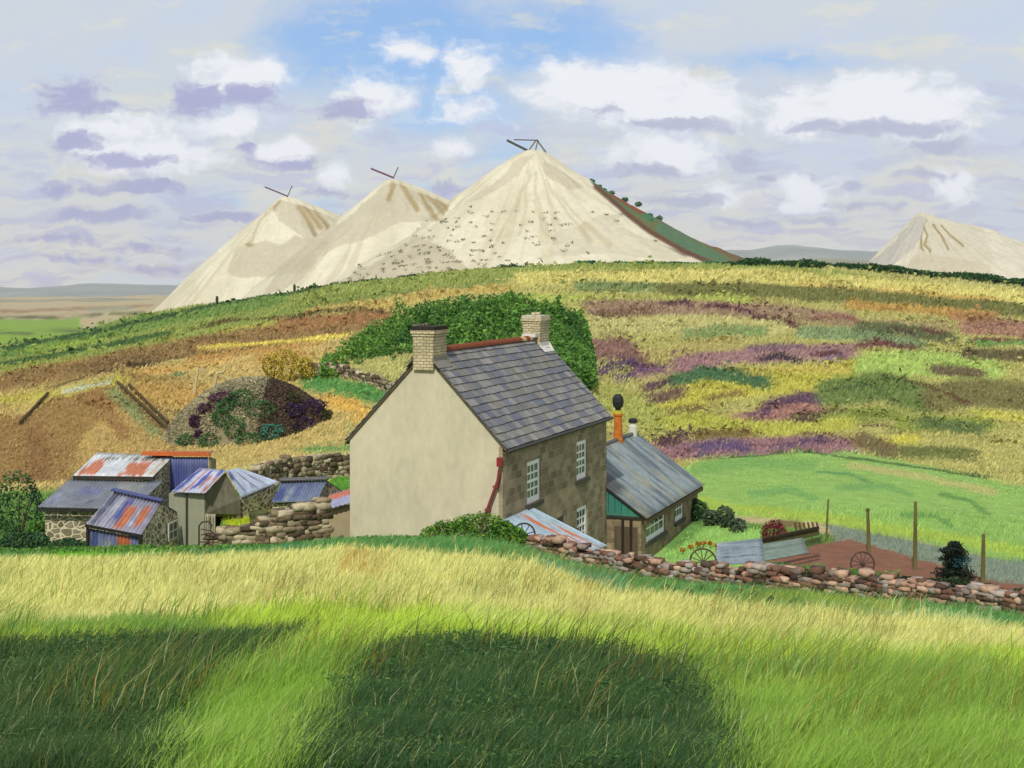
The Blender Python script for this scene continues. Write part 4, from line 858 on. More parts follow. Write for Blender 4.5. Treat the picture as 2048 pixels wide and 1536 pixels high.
corrugated('roof', (-3.1, -.12, AR + .05), (-3.1, AL + .45, AR + .05), (.28, AL + .45, AE - .28 * sla + .05), (.28, -.12, AE - .28 * sla + .05), ann, wo_, annroof, pitch=.16, amp=.02)
corrugated('roof', (-3.1, -.12, AR + .05), (-3.1, AL + .45, AR + .05), (-6.48, AL + .45, AE - .28 * sla + .05), (-6.48, -.12, AE - .28 * sla + .05), ann, wo_, annroof, pitch=.16, amp=.02)
b = MB(); b.tube([(-3.1, -.12, AR + .09), (-3.1, AL + .45, AR + .09)], .09, 8, alb((96, 100, 98))); b.build('ridge_cap', M_TIN, ann)
b = MB(); b.box(.16, .25, -.1, AL + .42, AE - .40, AE - .22, alb((112, 92, 66))); b.build('fascia', M_WOOD, ann)
b = MB(); b.tube([(-3.1, -.09, AR - .02), (.26, -.09, AE - .26 * sla - .02)], .045, 6, alb((54, 50, 44))); b.tube([(-3.1, -.09, AR - .02), (-6.46, -.09, AE - .26 * sla - .02)], .045, 6, alb((54, 50, 44))); b.build('verge_board', M_WOOD, ann)
b = MB(); b.lathe([(.24, -.25), (.24, .1), (.20, .14), (.19, 1.18), (.23, 1.2), (.23, 1.28), (.17, 1.30)], 16, (-3.1, 6.85, AR), alb((206, 118, 44))); ch = b.build('chimney', M_STONE, ann, smooth_=False)
b = MB(); b.lathe([(.205, 1.26), (.215, 1.30), (.21, 1.42), (.15, 1.44)], 16, (-3.1, 6.85, AR), alb((206, 190, 60))); b.build('collar', M_PAINT, ch)
b = MB(); b.lathe([(.12, 1.42), (.14, 1.55), (.24, 1.62), (.27, 1.85), (.25, 2.05), (.16, 2.15), (.14, 2.2)], 14, (-3.1, 6.85, AR), alb((34, 34, 30))); b.build('cowl', M_IRON, ch)
b = MB(); b.lathe([(.21, -.25), (.21, .45), (.17, .5), (.16, .6)], 14, (-3.1, 9.3, AR), alb((222, 222, 200))); ch = b.build('chimney', M_PAINT, ann)
b = MB(); b.lathe([(.13, .6), (.22, .63), (.22, .78), (.12, .84)], 14, (-3.1, 9.3, AR), alb((40, 38, 34))); b.build('cowl', M_IRON, ch)

# ------------------------------------------------------------------ lean-to against the front
lt = thing('lean_to_shed', 'low lean-to against the stone front under pale blue sheeting with orange rust stripes', 'lean-to shed', hl(0.02, 0.02, ZB), AXR)
ORG = (196, 106, 48); BLG = (166, 186, 198)
corrugated('roof', (.0, -.1, 3.85), (.0, 2.75, 3.85), (2.75, 3.0, 2.62), (2.55, -.1, 2.70), lt, wo_, patches(BLG, [(.46, .60, 0, 1, ORG), (.74, .85, .35, 1, ORG), (.62, .68, .5, .9, ORG)], 3), pitch=.14)
b = MB(); wc = alb((176, 160, 128)); b.box(2.2, 2.4, 0, 2.7, 0, 2.66, wc); b.prism([(0, 0), (2.2, 0), (2.2, 2.72), (0, 3.7)], 0, -.15, wc, MX); b.prism([(0, 0), (2.2, 0), (2.2, 2.72), (0, 3.7)], -2.55, -2.7, wc, MX); b.build('wall', M_PLASTER, lt)

# ------------------------------------------------------------------ sheds on the left
def A3(p): return at(*p)
def panel(mb, pts, th, col, o):
    """wall panel: outline in the picture plane order, extruded away from the viewer"""
    P_ = [Vector(p) - Vector(o) for p in pts]; n = (P_[1] - P_[0]).cross(P_[2] - P_[0]).normalized()
    if n.y > 0: n = -n
    m = len(P_); mb.add(P_ + [p - n * th for p in P_], [tuple(range(m)), tuple(range(m, 2 * m))[::-1]] + [(i, (i + 1) % m, m + (i + 1) % m, m + i) for i in range(m)], col)
def dn(p, z): return Vector((p.x, p.y, z))
GRY = (128, 132, 142); BLU = (72, 84, 148); WHT = (218, 222, 226); LIL = (160, 168, 206); NAV = (52, 62, 120)
# long stone shed, two roofs stepping down
o = A3((88, 1020, 50)); o.z = -10.4
s1 = thing('stone_shed', 'long stone shed at the left with grey lower roof and rust-striped white upper roof', 'shed', o, 0, 'sheds of the farmyard')
corrugated('lower_roof', A3((140, 958, 52.6)), A3((326, 962, 52.6)), A3((264, 1020, 49.8)), A3((76, 1014, 49.8)), s1, o, patches(GRY, [(.2, .5, .3, .6, (112, 116, 156)), (.0, .14, .5, 1, (150, 154, 176)), (.06, .12, .72, .9, (84, 86, 96)), (.46, .52, .7, .9, (84, 86, 96)), (.55, .85, 0, .5, (146, 148, 146))], 1), pitch=.13)
corrugated('upper_roof', A3((194, 906, 55)), A3((348, 912, 55)), A3((306, 954, 52.5)), A3((146, 952, 52.5)), s1, o, patches(WHT, [(.02, .26, .25, 1, ORG), (.52, .86, .35, 1, ORG), (0, 1, 0, .12, (150, 152, 120)), (.15, .9, .14, .26, (96, 92, 70)), (.88, 1, .3, 1, (206, 190, 160))], 2), pitch=.13)
b = MB(); z0 = -10.4; panel(b, [A3((90, 1021, 50.1)), A3((262, 1024, 50.1)), dn(A3((262, 1024, 50.1)), z0), dn(A3((90, 1021, 50.1)), z0)], .4, pl, o); b.build('front_wall', M_SHEDW, s1)
b = MB(); panel(b, [A3((263, 1022, 50.3)), A3((322, 962, 52.7)), dn(A3((322, 962, 52.7)), z0), dn(A3((263, 1022, 50.3)), z0)], .35, pl, o)
panel(b, [A3((306, 958, 52.8)), A3((346, 914, 54.9)), dn(A3((346, 914, 54.9)), z0), dn(A3((306, 958, 52.8)), z0)], .35, pl, o); b.build('side_wall', M_SHEDW, s1)
b = MB(); b.bar(A3((146, 955, 52.44)) - o, A3((308, 957, 52.44)) - o, .08, .12, alb((60, 56, 50))); b.build('eaves_bar', M_WOOD, s1)  # dark bar drawing the shadow line where the upper roof steps down
b = MB(); b.bar(A3((74, 1018, 49.72)) - o, A3((205, 1021, 49.72)) - o, .07, .12, alb((52, 50, 46))); b.build('eaves_bar', M_WOOD, s1)
# blue sheet shed
o = A3((333, 962, 54.6)); o.z = -10.3
s2 = thing('iron_shed', 'upright blue corrugated shed with an orange roof edge, behind the other sheds', 'shed', o, 0, 'sheds of the farmyard')
corrugated('front_sheet', A3((334, 914, 54.6)), A3((416, 914, 54.6)), dn(A3((416, 914, 54.6)), -10.3), dn(A3((334, 914, 54.6)), -10.3), s2, o, patches((96, 104, 150), [(.1, .5, .1, .5, (84, 92, 160)), (.6, 1, .2, .4, (70, 78, 160))], 5), pitch=.10)
b = MB(); panel(b, [A3((417.5, 914, 54.6)), A3((428, 918, 57)), dn(A3((428, 918, 57)), -10.3), dn(A3((417.5, 914, 54.6)), -10.3)], .08, alb((150, 140, 112)), o); b.build('side_wall', M_WOOD, s2)
b = MB(); panel(b, [A3((284, 903, 54.45)), A3((420, 904, 54.45)), A3((420, 913, 54.45)), A3((284, 911, 54.45))], .14, alb((204, 106, 44)), o); b.build('roof_edge', M_IRON, s2)
corrugated('roof', A3((300, 902, 57)), A3((428, 903, 57)), A3((420, 906, 54.5)), A3((300, 905, 54.5)), s2, o, patches((184, 108, 56), [], 6))
# small shed in front, gable to the right
o = A3((175, 1100, 47)); o.z = -9.8; z0 = -9.8
s3 = thing('iron_shed', 'small front shed in blue, white and rust sheets with stone gable and tiny window', 'shed', o, 0, 'sheds of the farmyard')
SP = [(.02, .16, 0, 1, (84, 84, 104)), (.2, .3, .1, 1, (186, 188, 192)), (.34, .5, .1, .8, BLU), (.46, .66, .28, 1, ORG), (.68, .74, .3, .9, (204, 206, 210)), (.74, .9, .2, .85, ORG), (.9, 1, 0, 1, (150, 140, 160))]
corrugated('front_roof', A3((228, 984, 49.3)), A3((322, 1005, 49.3)), A3((282, 1070, 46.9)), A3((172, 1049, 46.9)), s3, o, patches((150, 150, 168), SP, 7), pitch=.12)
corrugated('rear_roof', A3((228, 984, 49.3)), A3((322, 1005, 49.3)), A3((376, 1037, 51.4)), A3((280, 1020, 51.4)), s3, o, patches((130, 130, 140), [], 8), pitch=.12)
corrugated('front_sheet', A3((176, 1056, 47)), A3((281, 1076, 47)), dn(A3((281, 1076, 47)), z0), dn(A3((176, 1056, 47)), z0), s3, o, patches((112, 120, 156), [(.55, .82, 0, 1, ORG), (.05, .2, 0, .6, (70, 80, 130)), (.25, .5, .2, .9, (140, 146, 160))], 9), pitch=.12)
b = MB(); gp = [A3((282, 1071, 47.1)), A3((321, 1007, 49.3)), A3((373, 1039, 51.2)), dn(A3((373, 1039, 51.2)), z0 - .2), dn(A3((282, 1071, 47.1)), z0)]; panel(b, gp, .35, pl, o); b.build('gable_wall', M_SHEDW, s3)
b = MB(); b.bar(A3((224, 981, 49.3)) - o + Vector((0, 0, .05)), A3((326, 1004, 49.3)) - o + Vector((0, 0, .05)), .34, .07, alb((56, 66, 128))); b.build('ridge_cap', M_TIN, s3, bevel=.02)
b = MB(); b.bar(A3((170, 1051, 46.85)) - o, A3((286, 1073, 46.85)) - o, .06, .09, alb((46, 42, 40))); b.bar(A3((281, 1072, 46.85)) - o, dn(A3((281, 1072, 46.85)), z0) - o, .12, .12, alb((46, 42, 40))); b.bar(A3((175, 1052, 46.92)) - o, dn(A3((175, 1052, 46.92)), z0) - o, .08, .08, alb((46, 42, 40))); b.build('timber_frame', M_WOOD, s3)
b = MB(); fr = gp[0]; bkp = gp[2]; axv = Vector((bkp.x - fr.x, bkp.y - fr.y, 0)).normalized(); nv_ = Vector((axv.y, -axv.x, 0)); 
ctr = fr.lerp(bkp, .66); ctr.z = zy(1061, ctr.y); Mw = Matrix((axv, nv_, Vector((0, 0, 1)))).transposed().to_4x4(); Mw.translation = ctr - o + nv_ * .012
for (x0, x1, z0_, z1_) in ((-.42, -.36, -.32, .32), (.36, .42, -.32, .32), (-.36, .36, -.32, -.26), (-.36, .36, .26, .32), (-.03, .03, -.26, .26), (-.36, -.03, -.03, .02), (.03, .36, -.03, .02)): b.box(x0, x1, 0, .05, z0_, z1_, alb((206, 200, 180)), Mw)
wdw = b.build('window', M_PAINT, s3); b = MB(); b.box(-.4, .4, -.005, .015, -.3, .3, None, Mw); b.build('pane', M_GLASS, wdw)
# shed with plaster front and blue-and-orange striped roof
o = A3((337, 1088, 50.5)); o.z = -10.2; z0 = -10.2
s4 = thing('open_shed', 'shed with plain plaster front, bright blue and orange striped roof and dark open gable', 'shed', o, 0, 'sheds of the farmyard')
corrugated('left_roof', A3((400, 937, 52.6)), A3((452, 941, 51.6)), A3((410, 987, 50.2)), A3((343, 984, 50.3)), s4, o, patches((196, 198, 216), [(0, .18, 0, 1, (46, 58, 150)), (.3, .4, .1, 1, (190, 118, 92)), (.45, .62, 0, .9, (66, 76, 170)), (.66, .74, .1, 1, (186, 106, 76)), (.8, 1, 0, .3, (80, 92, 170)), (.86, .97, .3, 1, (180, 112, 84))], 11), pitch=.10)
corrugated('right_roof', A3((452, 941, 51.6)), A3((478, 937, 54.2)), A3((558, 964, 54.3)), A3((483, 996, 51.4)), s4, o, patches((186, 196, 214), [(.1, .2, 0, 1, (120, 130, 160)), (.4, .48, 0, 1, (110, 118, 140)), (.7, .76, 0, 1, (120, 128, 150)), (0, .12, 0, .4, (70, 80, 150))], 12), pitch=.13)
b = MB(); panel(b, [A3((338, 987, 50.5)), A3((409, 989, 50.5)), dn(A3((409, 989, 50.5)), z0), dn(A3((338, 987, 50.5)), z0)], .3, alb((160, 160, 136)), o)
b.bar(A3((373, 988, 50.44)) - o, dn(A3((373, 988, 50.44)), z0) - o, .05, .05, alb((70, 66, 56))); b.build('front_wall', M_PLASTER, s4)
b = MB(); dkw = alb((112, 108, 88)); q0, q1, q2 = A3((411, 990, 50.5)), A3((451, 945, 51.7)), A3((481, 998, 51.5))
panel(b, [q0, q1, q2, q2.lerp(dn(q2, z0), .3), q0.lerp(dn(q0, z0), .3)], .22, dkw, o); b.build('gable_boards', M_WOOD, s4)
b = MB(); panel(b, [q2.lerp(dn(q2, z0), .3) - Vector((.35, .1, 0)), q2.lerp(dn(q2, z0), .3), dn(q2, z0), dn(q2, z0) - Vector((.35, .1, 0))], .22, dkw, o); b.build('door_pier', M_PLASTER, s4)
u0 = q0.lerp(dn(q0, z0), .3); u1 = u0.lerp(q2.lerp(dn(q2, z0), .3), .3)
corrugated('door_sheet', u0 + Vector((0, -.05, 0)), u1 + Vector((0, -.05, 0)), dn(u1, z0) + Vector((0, -.05, 0)), dn(u0, z0) + Vector((0, -.05, 0)), s4, o, patches((184, 176, 148), [(.4, .5, 0, 1, (110, 100, 80))], 13), pitch=.09)
b = MB(); bx0 = u1 + Vector((-.4, 1.5, 0)); bx1 = q2 + Vector((.2, 1.5, 0)); b.add([bx0 - o, dn(bx0, z0) - o, dn(bx1, z0) - o, dn(bx1, u0.z) - o], [(0, 1, 2, 3)], alb((44, 42, 38))); b.build('dark_inside', M_PLASTER, s4)  # near-black sheet, the shade inside the open gable put into its colour
b = MB(); panel(b, [A3((486, 1000, 51.7)), A3((552, 969, 54.0)), dn(A3((552, 969, 54.0)), -9.2), dn(A3((486, 1000, 51.7)), -9.2)], .3, pl, o); b.build('side_wall', M_SHEDW, s4)
# slate-blue roofed shed
o = A3((545, 1003, 53)); o.z = -10.4; z0 = -10.4
s5 = thing('stone_shed', 'low stone shed with slate-blue ribbed roof between the yard wall and the farmhouse', 'shed', o, 0, 'sheds of the farmyard')
corrugated('front_roof', A3((563, 964, 54.6)), A3((654, 961, 54.6)), A3((634, 1002, 52.6)), A3((543, 1005, 52.6)), s5, o, patches((112, 122, 150), [(0, .22, .3, 1, (60, 72, 130)), (.4, .55, .2, .8, (84, 94, 138)), (.25, .34, 0, 1, (150, 156, 160))], 15), pitch=.12)
corrugated('rear_roof', A3((563, 964, 54.6)), A3((654, 961, 54.6)), A3((692, 985, 56.4)), A3((600, 988, 56.4)), s5, o, patches((112, 112, 116), [], 16), pitch=.12)
b = MB(); b.bar(A3((560, 961, 54.6)) - o + Vector((0, 0, .03)), A3((657, 958, 54.6)) - o + Vector((0, 0, .03)), .5, .09, alb((84, 82, 78))); b.build('ridge_cap', M_TIN, s5, bevel=.03)
b = MB(); panel(b, [A3((634, 1004, 52.7)), A3((654, 964, 54.6)), A3((690, 987, 56.2)), dn(A3((690, 987, 56.2)), z0), dn(A3((634, 1004, 52.7)), z0)], .3, pl, o); b.build('gable_wall', M_SHEDW, s5)
b = MB(); panel(b, [A3((545, 1008, 52.8)), A3((633, 1005, 52.8)), dn(A3((633, 1005, 52.8)), z0), dn(A3((545, 1008, 52.8)), z0)], .3, pl, o); b.build('front_wall', M_SHEDW, s5)
# lean-to between that shed and the house
o = A3((640, 1022, 51.4)); o.z = -10.9; z0 = -10.9
s6 = thing('lean_to_shed', 'plain plastered lean-to with lilac and orange roof squeezed against the farmhouse', 'lean-to shed', o, 0, 'sheds of the farmyard')
corrugated('roof', A3((660, 990, 52.8)), A3((720, 972, 52.8)), A3((722, 1000, 51.2)), A3((634, 1024, 51.2)), s6, o, patches((166, 168, 200), [(0, 1, 0, .45, (208, 106, 50))], 18), pitch=.12)
b = MB(); panel(b, [A3((641, 1026, 51.5)), A3((722, 1004, 51.5)), dn(A3((722, 1004, 51.5)), z0), dn(A3((641, 1026, 51.5)), z0)], .25, alb((184, 168, 132)), o); b.build('wall', M_PLASTER, s6)
# ------------------------------------------------------------------ dry stone walls
PALC = pal((182, 166, 134), (150, 134, 106), (120, 104, 80), (196, 182, 150), (96, 82, 62)); PALP = pal((186, 148, 124), (150, 108, 90), (172, 158, 146), (120, 88, 72), (196, 162, 138), (142, 126, 116), (94, 74, 62))
drystone('tumbled dry stone wall in the yard between the sheds and the farmhouse', [(420, 1064, 48.4), (470, 1058, 48.5), (520, 1040, 48.6), (560, 1026, 48.8), (600, 1010, 49.1), (645, 998, 49.5)], PALC, ch=.17, ls=(.2, .62), seed=3, thick=.5, base=-10.4)
drystone('dry stone field wall on the slope directly behind the sheds', [(500, 942, 64.5), (530, 926, 66), (570, 917, 67.5), (630, 911, 69), (705, 905, 70.5)], PALC, seed=4, ch=.2, ls=(.22, .5))
drystone('long pinkish dry stone garden wall running from the farmhouse to the right', [(1066, 1069, 44.6), (1100, 1078, 44.4), (1150, 1090, 44.0), (1200, 1102, 43.5), (1300, 1118, 42.5), (1400, 1132, 41.7), (1500, 1135, 40.8), (1600, 1141, 40.0), (1700, 1148, 39.2), (1850, 1162, 37.8), (1985, 1178, 36.6), (2200, 1198, 35.0), (2450, 1222, 33.5)], PALP, seed=5, ch=.125, ls=(.12, .36), ragged=.14)
drystone('distant field wall at the foot of the green thicket', [(a_, b_ - 22, gd(a_, b_, 85, 170)) for a_, b_ in ((620, 748), (680, 754), (740, 770), (795, 792))], PALC, seed=6, ch=.25, ls=(.3, .7), ragged=.15)

# ------------------------------------------------------------------ wheels, posts, yard things
def wheel(label, px, py, d, rpx, ns, yaw, tilt, col, group='old iron wheels'):
    r = rpx / F * d; p = at(px, py, d); t = thing('cart_wheel', label, 'cart wheel', p, 0, group); t.rotation_euler = (R(90 - tilt), 0, yaw)
    b = MB(); ring = [(r * math.cos(2 * math.pi * i / 40), r * math.sin(2 * math.pi * i / 40), 0) for i in range(40)]; b.tube(ring, .028, 8, col, True); b.build('rim', M_IRON, t, True)
    b = MB(); b.lathe([(.035, -.09), (.07, -.07), (.075, .07), (.035, .09)], 14, (0, 0, 0), col); b.build('hub', M_IRON, t)
    for i in range(ns):
        an = 2 * math.pi * (i + .3) / ns; b = MB(); b.tube([(.06 * math.cos(an), .06 * math.sin(an), 0), ((r - .02) * math.cos(an), (r - .02) * math.sin(an), 0)], .016, 6, col); b.build('spoke', M_IRON, t)
    return t
wheel('black spoked wheel leaning on the lean-to at the left end of the pinkish wall', 1048, 1069, 44.9, 22, 8, .1, 8, alb((48, 44, 40)))
wheel('pinkish spoked wheel half hidden behind the wall beside the grey sheet', 1406, 1124, 44.5, 26, 12, -.1, 10, alb((74, 56, 46)))
wheel('dark spoked wheel standing on the brown plot beyond the wall', 1725, 1128, 52, 24, 12, .1, 6, alb((70, 52, 44)))
for (px, y0, y1, d, lean, lb) in [(1652, 998, 1080, 60, .1, 'leftmost of the garden fence posts, thin and dark'), (1738, 1022, 1100, 57.6, -.05, 'shorter mossy garden post between the two tall posts'),
                                  (1830, 1003, 1132, 54.5, .02, 'tallest garden fence post, left of the dark conifer'), (1965, 1068, 1185, 50.5, .04, 'rightmost garden fence post, right of the dark conifer')]:
    k = d / F; h = (y1 - y0) * k; p = onground(px, d); zt = zy(y0, d); t = thing('fence_post', lb, 'fence post', p, 0, 'wooden posts along the garden edge')
    b = MB(); b.tube([(0, 0, -.3), (lean * .5, 0, (zt - p.z) * .5), (lean, 0, zt - p.z)], [.085 if px != 1652 else .05, .08 if px != 1652 else .045, .06 if px != 1652 else .035], 8, alb((116, 108, 62))); b.build('post', M_WOOD, t)
    if px in (1738,): b = MB(); b.lathe([(.07, 0), (.1, .04), (.08, .1), (.02, .13)], 8, (lean, 0, zt - p.z), alb((104, 96, 56))); b.build('post_cap', M_WOOD, t)
for px, d, lb in ((434, 322, 'left of two lone posts on the hill skyline'), (589, 338, 'right of two lone posts on the hill skyline')):
    p = onground(px, d); b = MB(); b.box(-.28, .28, -.25, .25, -.5, 2.2, alb((60, 60, 44))); b.box(-.2, .2, -.2, .2, 2.2, 2.5, alb((60, 60, 44))); o_ = b.build('skyline_post', M_WOOD); o_.location = p; tag(o_, lb, 'post', 'posts on the skyline')
# bent iron bedstead
o = at(418, 1088, 47.9); t = thing('iron_bedstead', 'bent iron bed end standing at the left end of the tumbled yard wall', 'bedstead', o); k = 47.9 / F; c = alb((66, 54, 42))
b = MB(); b.tube([(-20 * k, 0, -.4), (-20 * k, 0, 36 * k), (-14 * k, 0, 44 * k), (0, 0, 45 * k), (5 * k, 0, 38 * k), (3 * k, 0, 26 * k), (12 * k, 0, 20 * k), (26 * k, 0, 19 * k)], .03, 8, c); b.build('frame', M_IRON, t)
for a, e in (((-16, 30), (4, 26)), ((-16, 18), (2, 22)), ((4, 22), (-4, 2)), ((-18, 4), (20, 4))): b = MB(); b.tube([(a[0] * k, 0, a[1] * k), (e[0] * k, 0, e[1] * k)], .022, 6, c); b.build('rail', M_IRON, t)
# rails lying down the ochre bank
for (a_, b_, lb) in (((236, 772), (346, 874), 'upper of two dark rails lying down the ochre bank at the left'), ((258, 776), (336, 852), 'lower, shorter dark rail lying down the ochre bank at the left'), ((40, 852), (96, 792), 'dark rail on the left shoulder of the ochre bank')):
    pp = [(a_[0] + (b_[0] - a_[0]) * q, a_[1] + (b_[1] - a_[1]) * q) for q in np.linspace(0, 1, 7)]; P_ = [onground(x, gd(x, y, 80, 126)) + Vector((0, 0, .22)) for x, y in pp]; o_ = P_[0].copy(); b = MB(); b.tube([p - o_ for p in P_], .11, 6, alb((84, 70, 44))); q = b.build('timber_rail', M_WOOD); q.location = o_; tag(q, lb, 'rail', 'dark rails on the bank')
# tub on the yard
p = onground(518, 50.6); t = thing('water_tub', 'round dark water tub on the bright grass of the yard', 'tub', p); b = MB(); b.lathe([(.29, 0), (.34, .1), (.36, .42), (.33, .42), (.31, .36)], 20, (0, 0, 0), alb((92, 100, 60))); b.build('tub', M_WOOD, t)
b = MB(); b.tube([(.37 * math.cos(i * .314), .37 * math.sin(i * .314), .3) for i in range(20)], .015, 6, alb((60, 60, 50)), True); b.build('hoop', M_IRON, t)
o = at(1500, 1100, 47.5); t = thing('corrugated_sheet', 'second grey-green sheet lying under the olive board frame', 'metal sheet', o)
corrugated('sheet', at(1500, 1092, 48.6), at(1498, 1128, 46.8), at(1618, 1106, 48.6), at(1606, 1076, 50.6), t, o, patches((124, 140, 128), [(.3, .36, 0, 1, (84, 96, 88))], 22), pitch=.15)
# garden sheet and board frame
o = at(1475, 1108, 46.5); t = thing('corrugated_sheet', 'grey-blue corrugated sheet leaning behind the wall beside the pinkish wheel', 'metal sheet', o)
corrugated('sheet', at(1434, 1086, 45.8), at(1430, 1130, 45.0), at(1530, 1126, 45.5), at(1524, 1076, 46.6), t, o, patches((136, 148, 156), [(.3, .36, 0, 1, (90, 98, 104)), (.62, .68, .2, .9, (84, 92, 98))], 21), pitch=.15)
o = at(1580, 1095, 54); t = thing('board_frame', 'long low frame of olive-brown boards with a row of pickets in the garden', 'garden frame', o); wb = alb((92, 90, 54))
b = MB(); panel(b, [at(1528, 1078, 54), at(1637, 1056, 56), at(1640, 1070, 56), at(1528, 1096, 54)], .1, wb, o); b.build('side_board', M_WOOD, t)
b = MB(); b.bar(at(1526, 1078, 53.9) - o, at(1637, 1055, 55.9) - o, .09, .09, alb((62, 50, 34))); b.build('top_rail', M_WOOD, t)
b = MB(); panel(b, [at(1530, 1104, 53.4), at(1640, 1074, 55.4), at(1640, 1082, 55.4), at(1530, 1112, 53.4)], .08, alb((84, 96, 56)), o); b.build('lower_board', M_WOOD, t)
for i in range(6): px = 1592 + i * 8.6; b = MB(); b.bar(at(px + 2, 1066 - i * 1.6, 56.3) - o, at(px - 2, 1045, 56.3) - o, .13, .06, alb((104, 88, 54))); b.build('picket', M_WOOD, t)
for (pts, lb) in (([(388, 800), (392, 770), (396, 745), (400, 738), (410, 750)], 'left of the bleached dead stems on the ochre slope'), ([(424, 788), (430, 765), (434, 745), (446, 742), (452, 736)], 'middle bleached dead stem on the ochre slope'), ([(490, 752), (478, 742), (462, 738), (450, 722)], 'right bleached dead stem, lying towards the gorse')):
    d = 112; base_ = onground(pts[0][0], d); off = base_.z - zy(pts[0][1], d); P_ = [at(a, b_, d) + Vector((0, 0, off)) for a, b_ in pts]; o_ = P_[0].copy(); b = MB(); b.tube([p - o_ for p in P_], [.16, .14, .12, .1, .05][:len(P_)], 7, alb((206, 190, 140)))
    b.tube([P_[2] - o_, P_[2] - o_ + Vector((.5, .1, -.3)), P_[2] - o_ + Vector((.8, .2, -.9))], [.1, .07, .03], 6, alb((206, 190, 140))); q = b.build('dead_stem', M_BARK); q.location = o_; tag(q, lb, 'dead stem', 'bleached dead stems')

# ------------------------------------------------------------------ vegetation
gv = np.random.default_rng(21)
ORD = ['leftmost', 'second from the left', 'third from the left', 'fourth from the left', 'fifth from the left', 'sixth from the left', 'seventh from the left', 'eighth from the left']
def nth(i, n): return 'rightmost' if i == n - 1 else ORD[i]
BUILT = [(np.array([-.32, 48.]), -6.2, .4, -.3, 12.0), (np.array([-.32, 48.]), -5.1, 1.9, 11.5, 21.6), (np.array([-.32, 48.]), 0, 2.7, -.2, 3.0)]
def free(X, Y):
    ok = np.ones(len(X), bool)
    for o_, x0, x1, y0, y1 in BUILT:
        dx, dy = X - o_[0], Y - o_[1]; lx = .931 * dx - .364 * dy; ly = .364 * dx + .931 * dy; ok &= ~((lx > x0) & (lx < x1) & (ly > y0) & (ly < y1))
    px = X / np.maximum(Y, 5) * F + CX
    ok &= ~((px > 75) & (px < 430) & (Y > 46.8) & (Y < 57.5)); ok &= ~((px >= 420) & (px < 715) & (Y > 48.2) & (Y < 48.9)); ok &= ~((px > 480) & (px < 720) & (Y > 51.2) & (Y < 57))
    return ok
def blades(name, X, Y, h, w, lean, jit, material_, bright=(.78, 1.25), tint=None, seed=1, droop=.25):
    g_ = np.random.default_rng(seed); k_ = free(X, Y); X, Y, h, w = X[k_], Y[k_], h[k_], w[k_]; n = len(X); Z = H(X, Y) - .03
    jx = X + g_.normal(size=n) * jit; jy = Y + g_.normal(size=n) * jit * 1.6
    c = ground_colour(jx, jy, H(jx, jy)) * ALB; c = (c * .9 + c.mean(1)[:, None] * .1) * 1.46; c = c * g_.uniform(*bright, n)[:, None]
    if tint is not None:
        t_ = g_.random(n); 
        for frac, colr in tint: m = t_ < frac; c[m] = c[m] * .35 + np.array(alb(colr)) * .65; t_ = np.where(m, 2, t_ - frac)
    an = g_.uniform(0, math.pi, n); sx, sy = np.cos(an) * w / 2, np.sin(an) * w / 2 * .6
    lx = (lean + g_.normal(size=n) * .22) * h; ly = g_.normal(size=n) * .22 * h
    p0 = np.stack([X - sx, Y - sy, Z], 1); p1 = np.stack([X + sx, Y + sy, Z], 1)
    m0 = np.stack([X - sx * .8 + lx * .38, Y - sy * .8 + ly * .4, Z + h * .58], 1); m1 = np.stack([X + sx * .8 + lx * .38, Y + sy * .8 + ly * .4, Z + h * .58], 1)
    t0 = np.stack([X - sx * .12 + lx * (1 + droop), Y + ly, Z + h], 1); t1 = np.stack([X + sx * .12 + lx * (1 + droop), Y + ly, Z + h], 1)
    V = np.stack([p0, p1, m1, m0, t1, t0], 1).reshape(-1, 3); b0 = np.arange(n) * 6
    Fc = np.concatenate([np.stack([b0, b0 + 1, b0 + 2, b0 + 3], 1), np.stack([b0 + 3, b0 + 2, b0 + 4, b0 + 5], 1)])
    o_ = link(name, newmesh(name, V, Fc, np.repeat(c, 6, 0)), material_); o_['kind'] = 'stuff'; return o_
# meadow grass in front
n = 265000
Y = np.exp(gv.uniform(math.log(10.5), math.log(47), n)); U = gv.uniform(-.50, .54, n); X = U * Y
px = X / Y * F + CX; ok = (Y < split_near(px) - .5 * (px > 1060)); X, Y = X[ok], Y[ok]
cl = fbm(X / .9, Y / .9, 3); h = (.13 + .26 * cl) * gv.uniform(.6, 1.3, len(X)) * np.interp(Y, [0, 34, 44], [1, 1, .5]); w = np.maximum(.010, Y * .00058) * gv.uniform(.7, 1.4, len(X))
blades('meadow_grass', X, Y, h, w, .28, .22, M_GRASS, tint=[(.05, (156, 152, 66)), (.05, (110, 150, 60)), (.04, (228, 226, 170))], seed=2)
# tall leaning stalks in loose drifts
n = 26000
Y = np.exp(gv.uniform(math.log(11), math.log(44), n)); X = gv.uniform(-.48, .52, n) * Y; cl = fbm(X / 2.4 + 9, Y / 3.2, 3); px = X / Y * F + CX
ok = (cl > .53) & (Y < split_near(px) - .6); X, Y = X[ok], Y[ok]; h = gv.uniform(.4, .85, len(X)) * np.interp(Y, [0, 30, 42], [1, 1, .45]); w = np.maximum(.012, Y * .0007)
blades('tall_grass', X, Y, h, w, .42, .1, M_GRASS, (.55, 1.1), [(.36, (110, 146, 62)), (.14, (160, 148, 60)), (.07, (190, 134, 50)), (.08, (220, 220, 150))], seed=3)
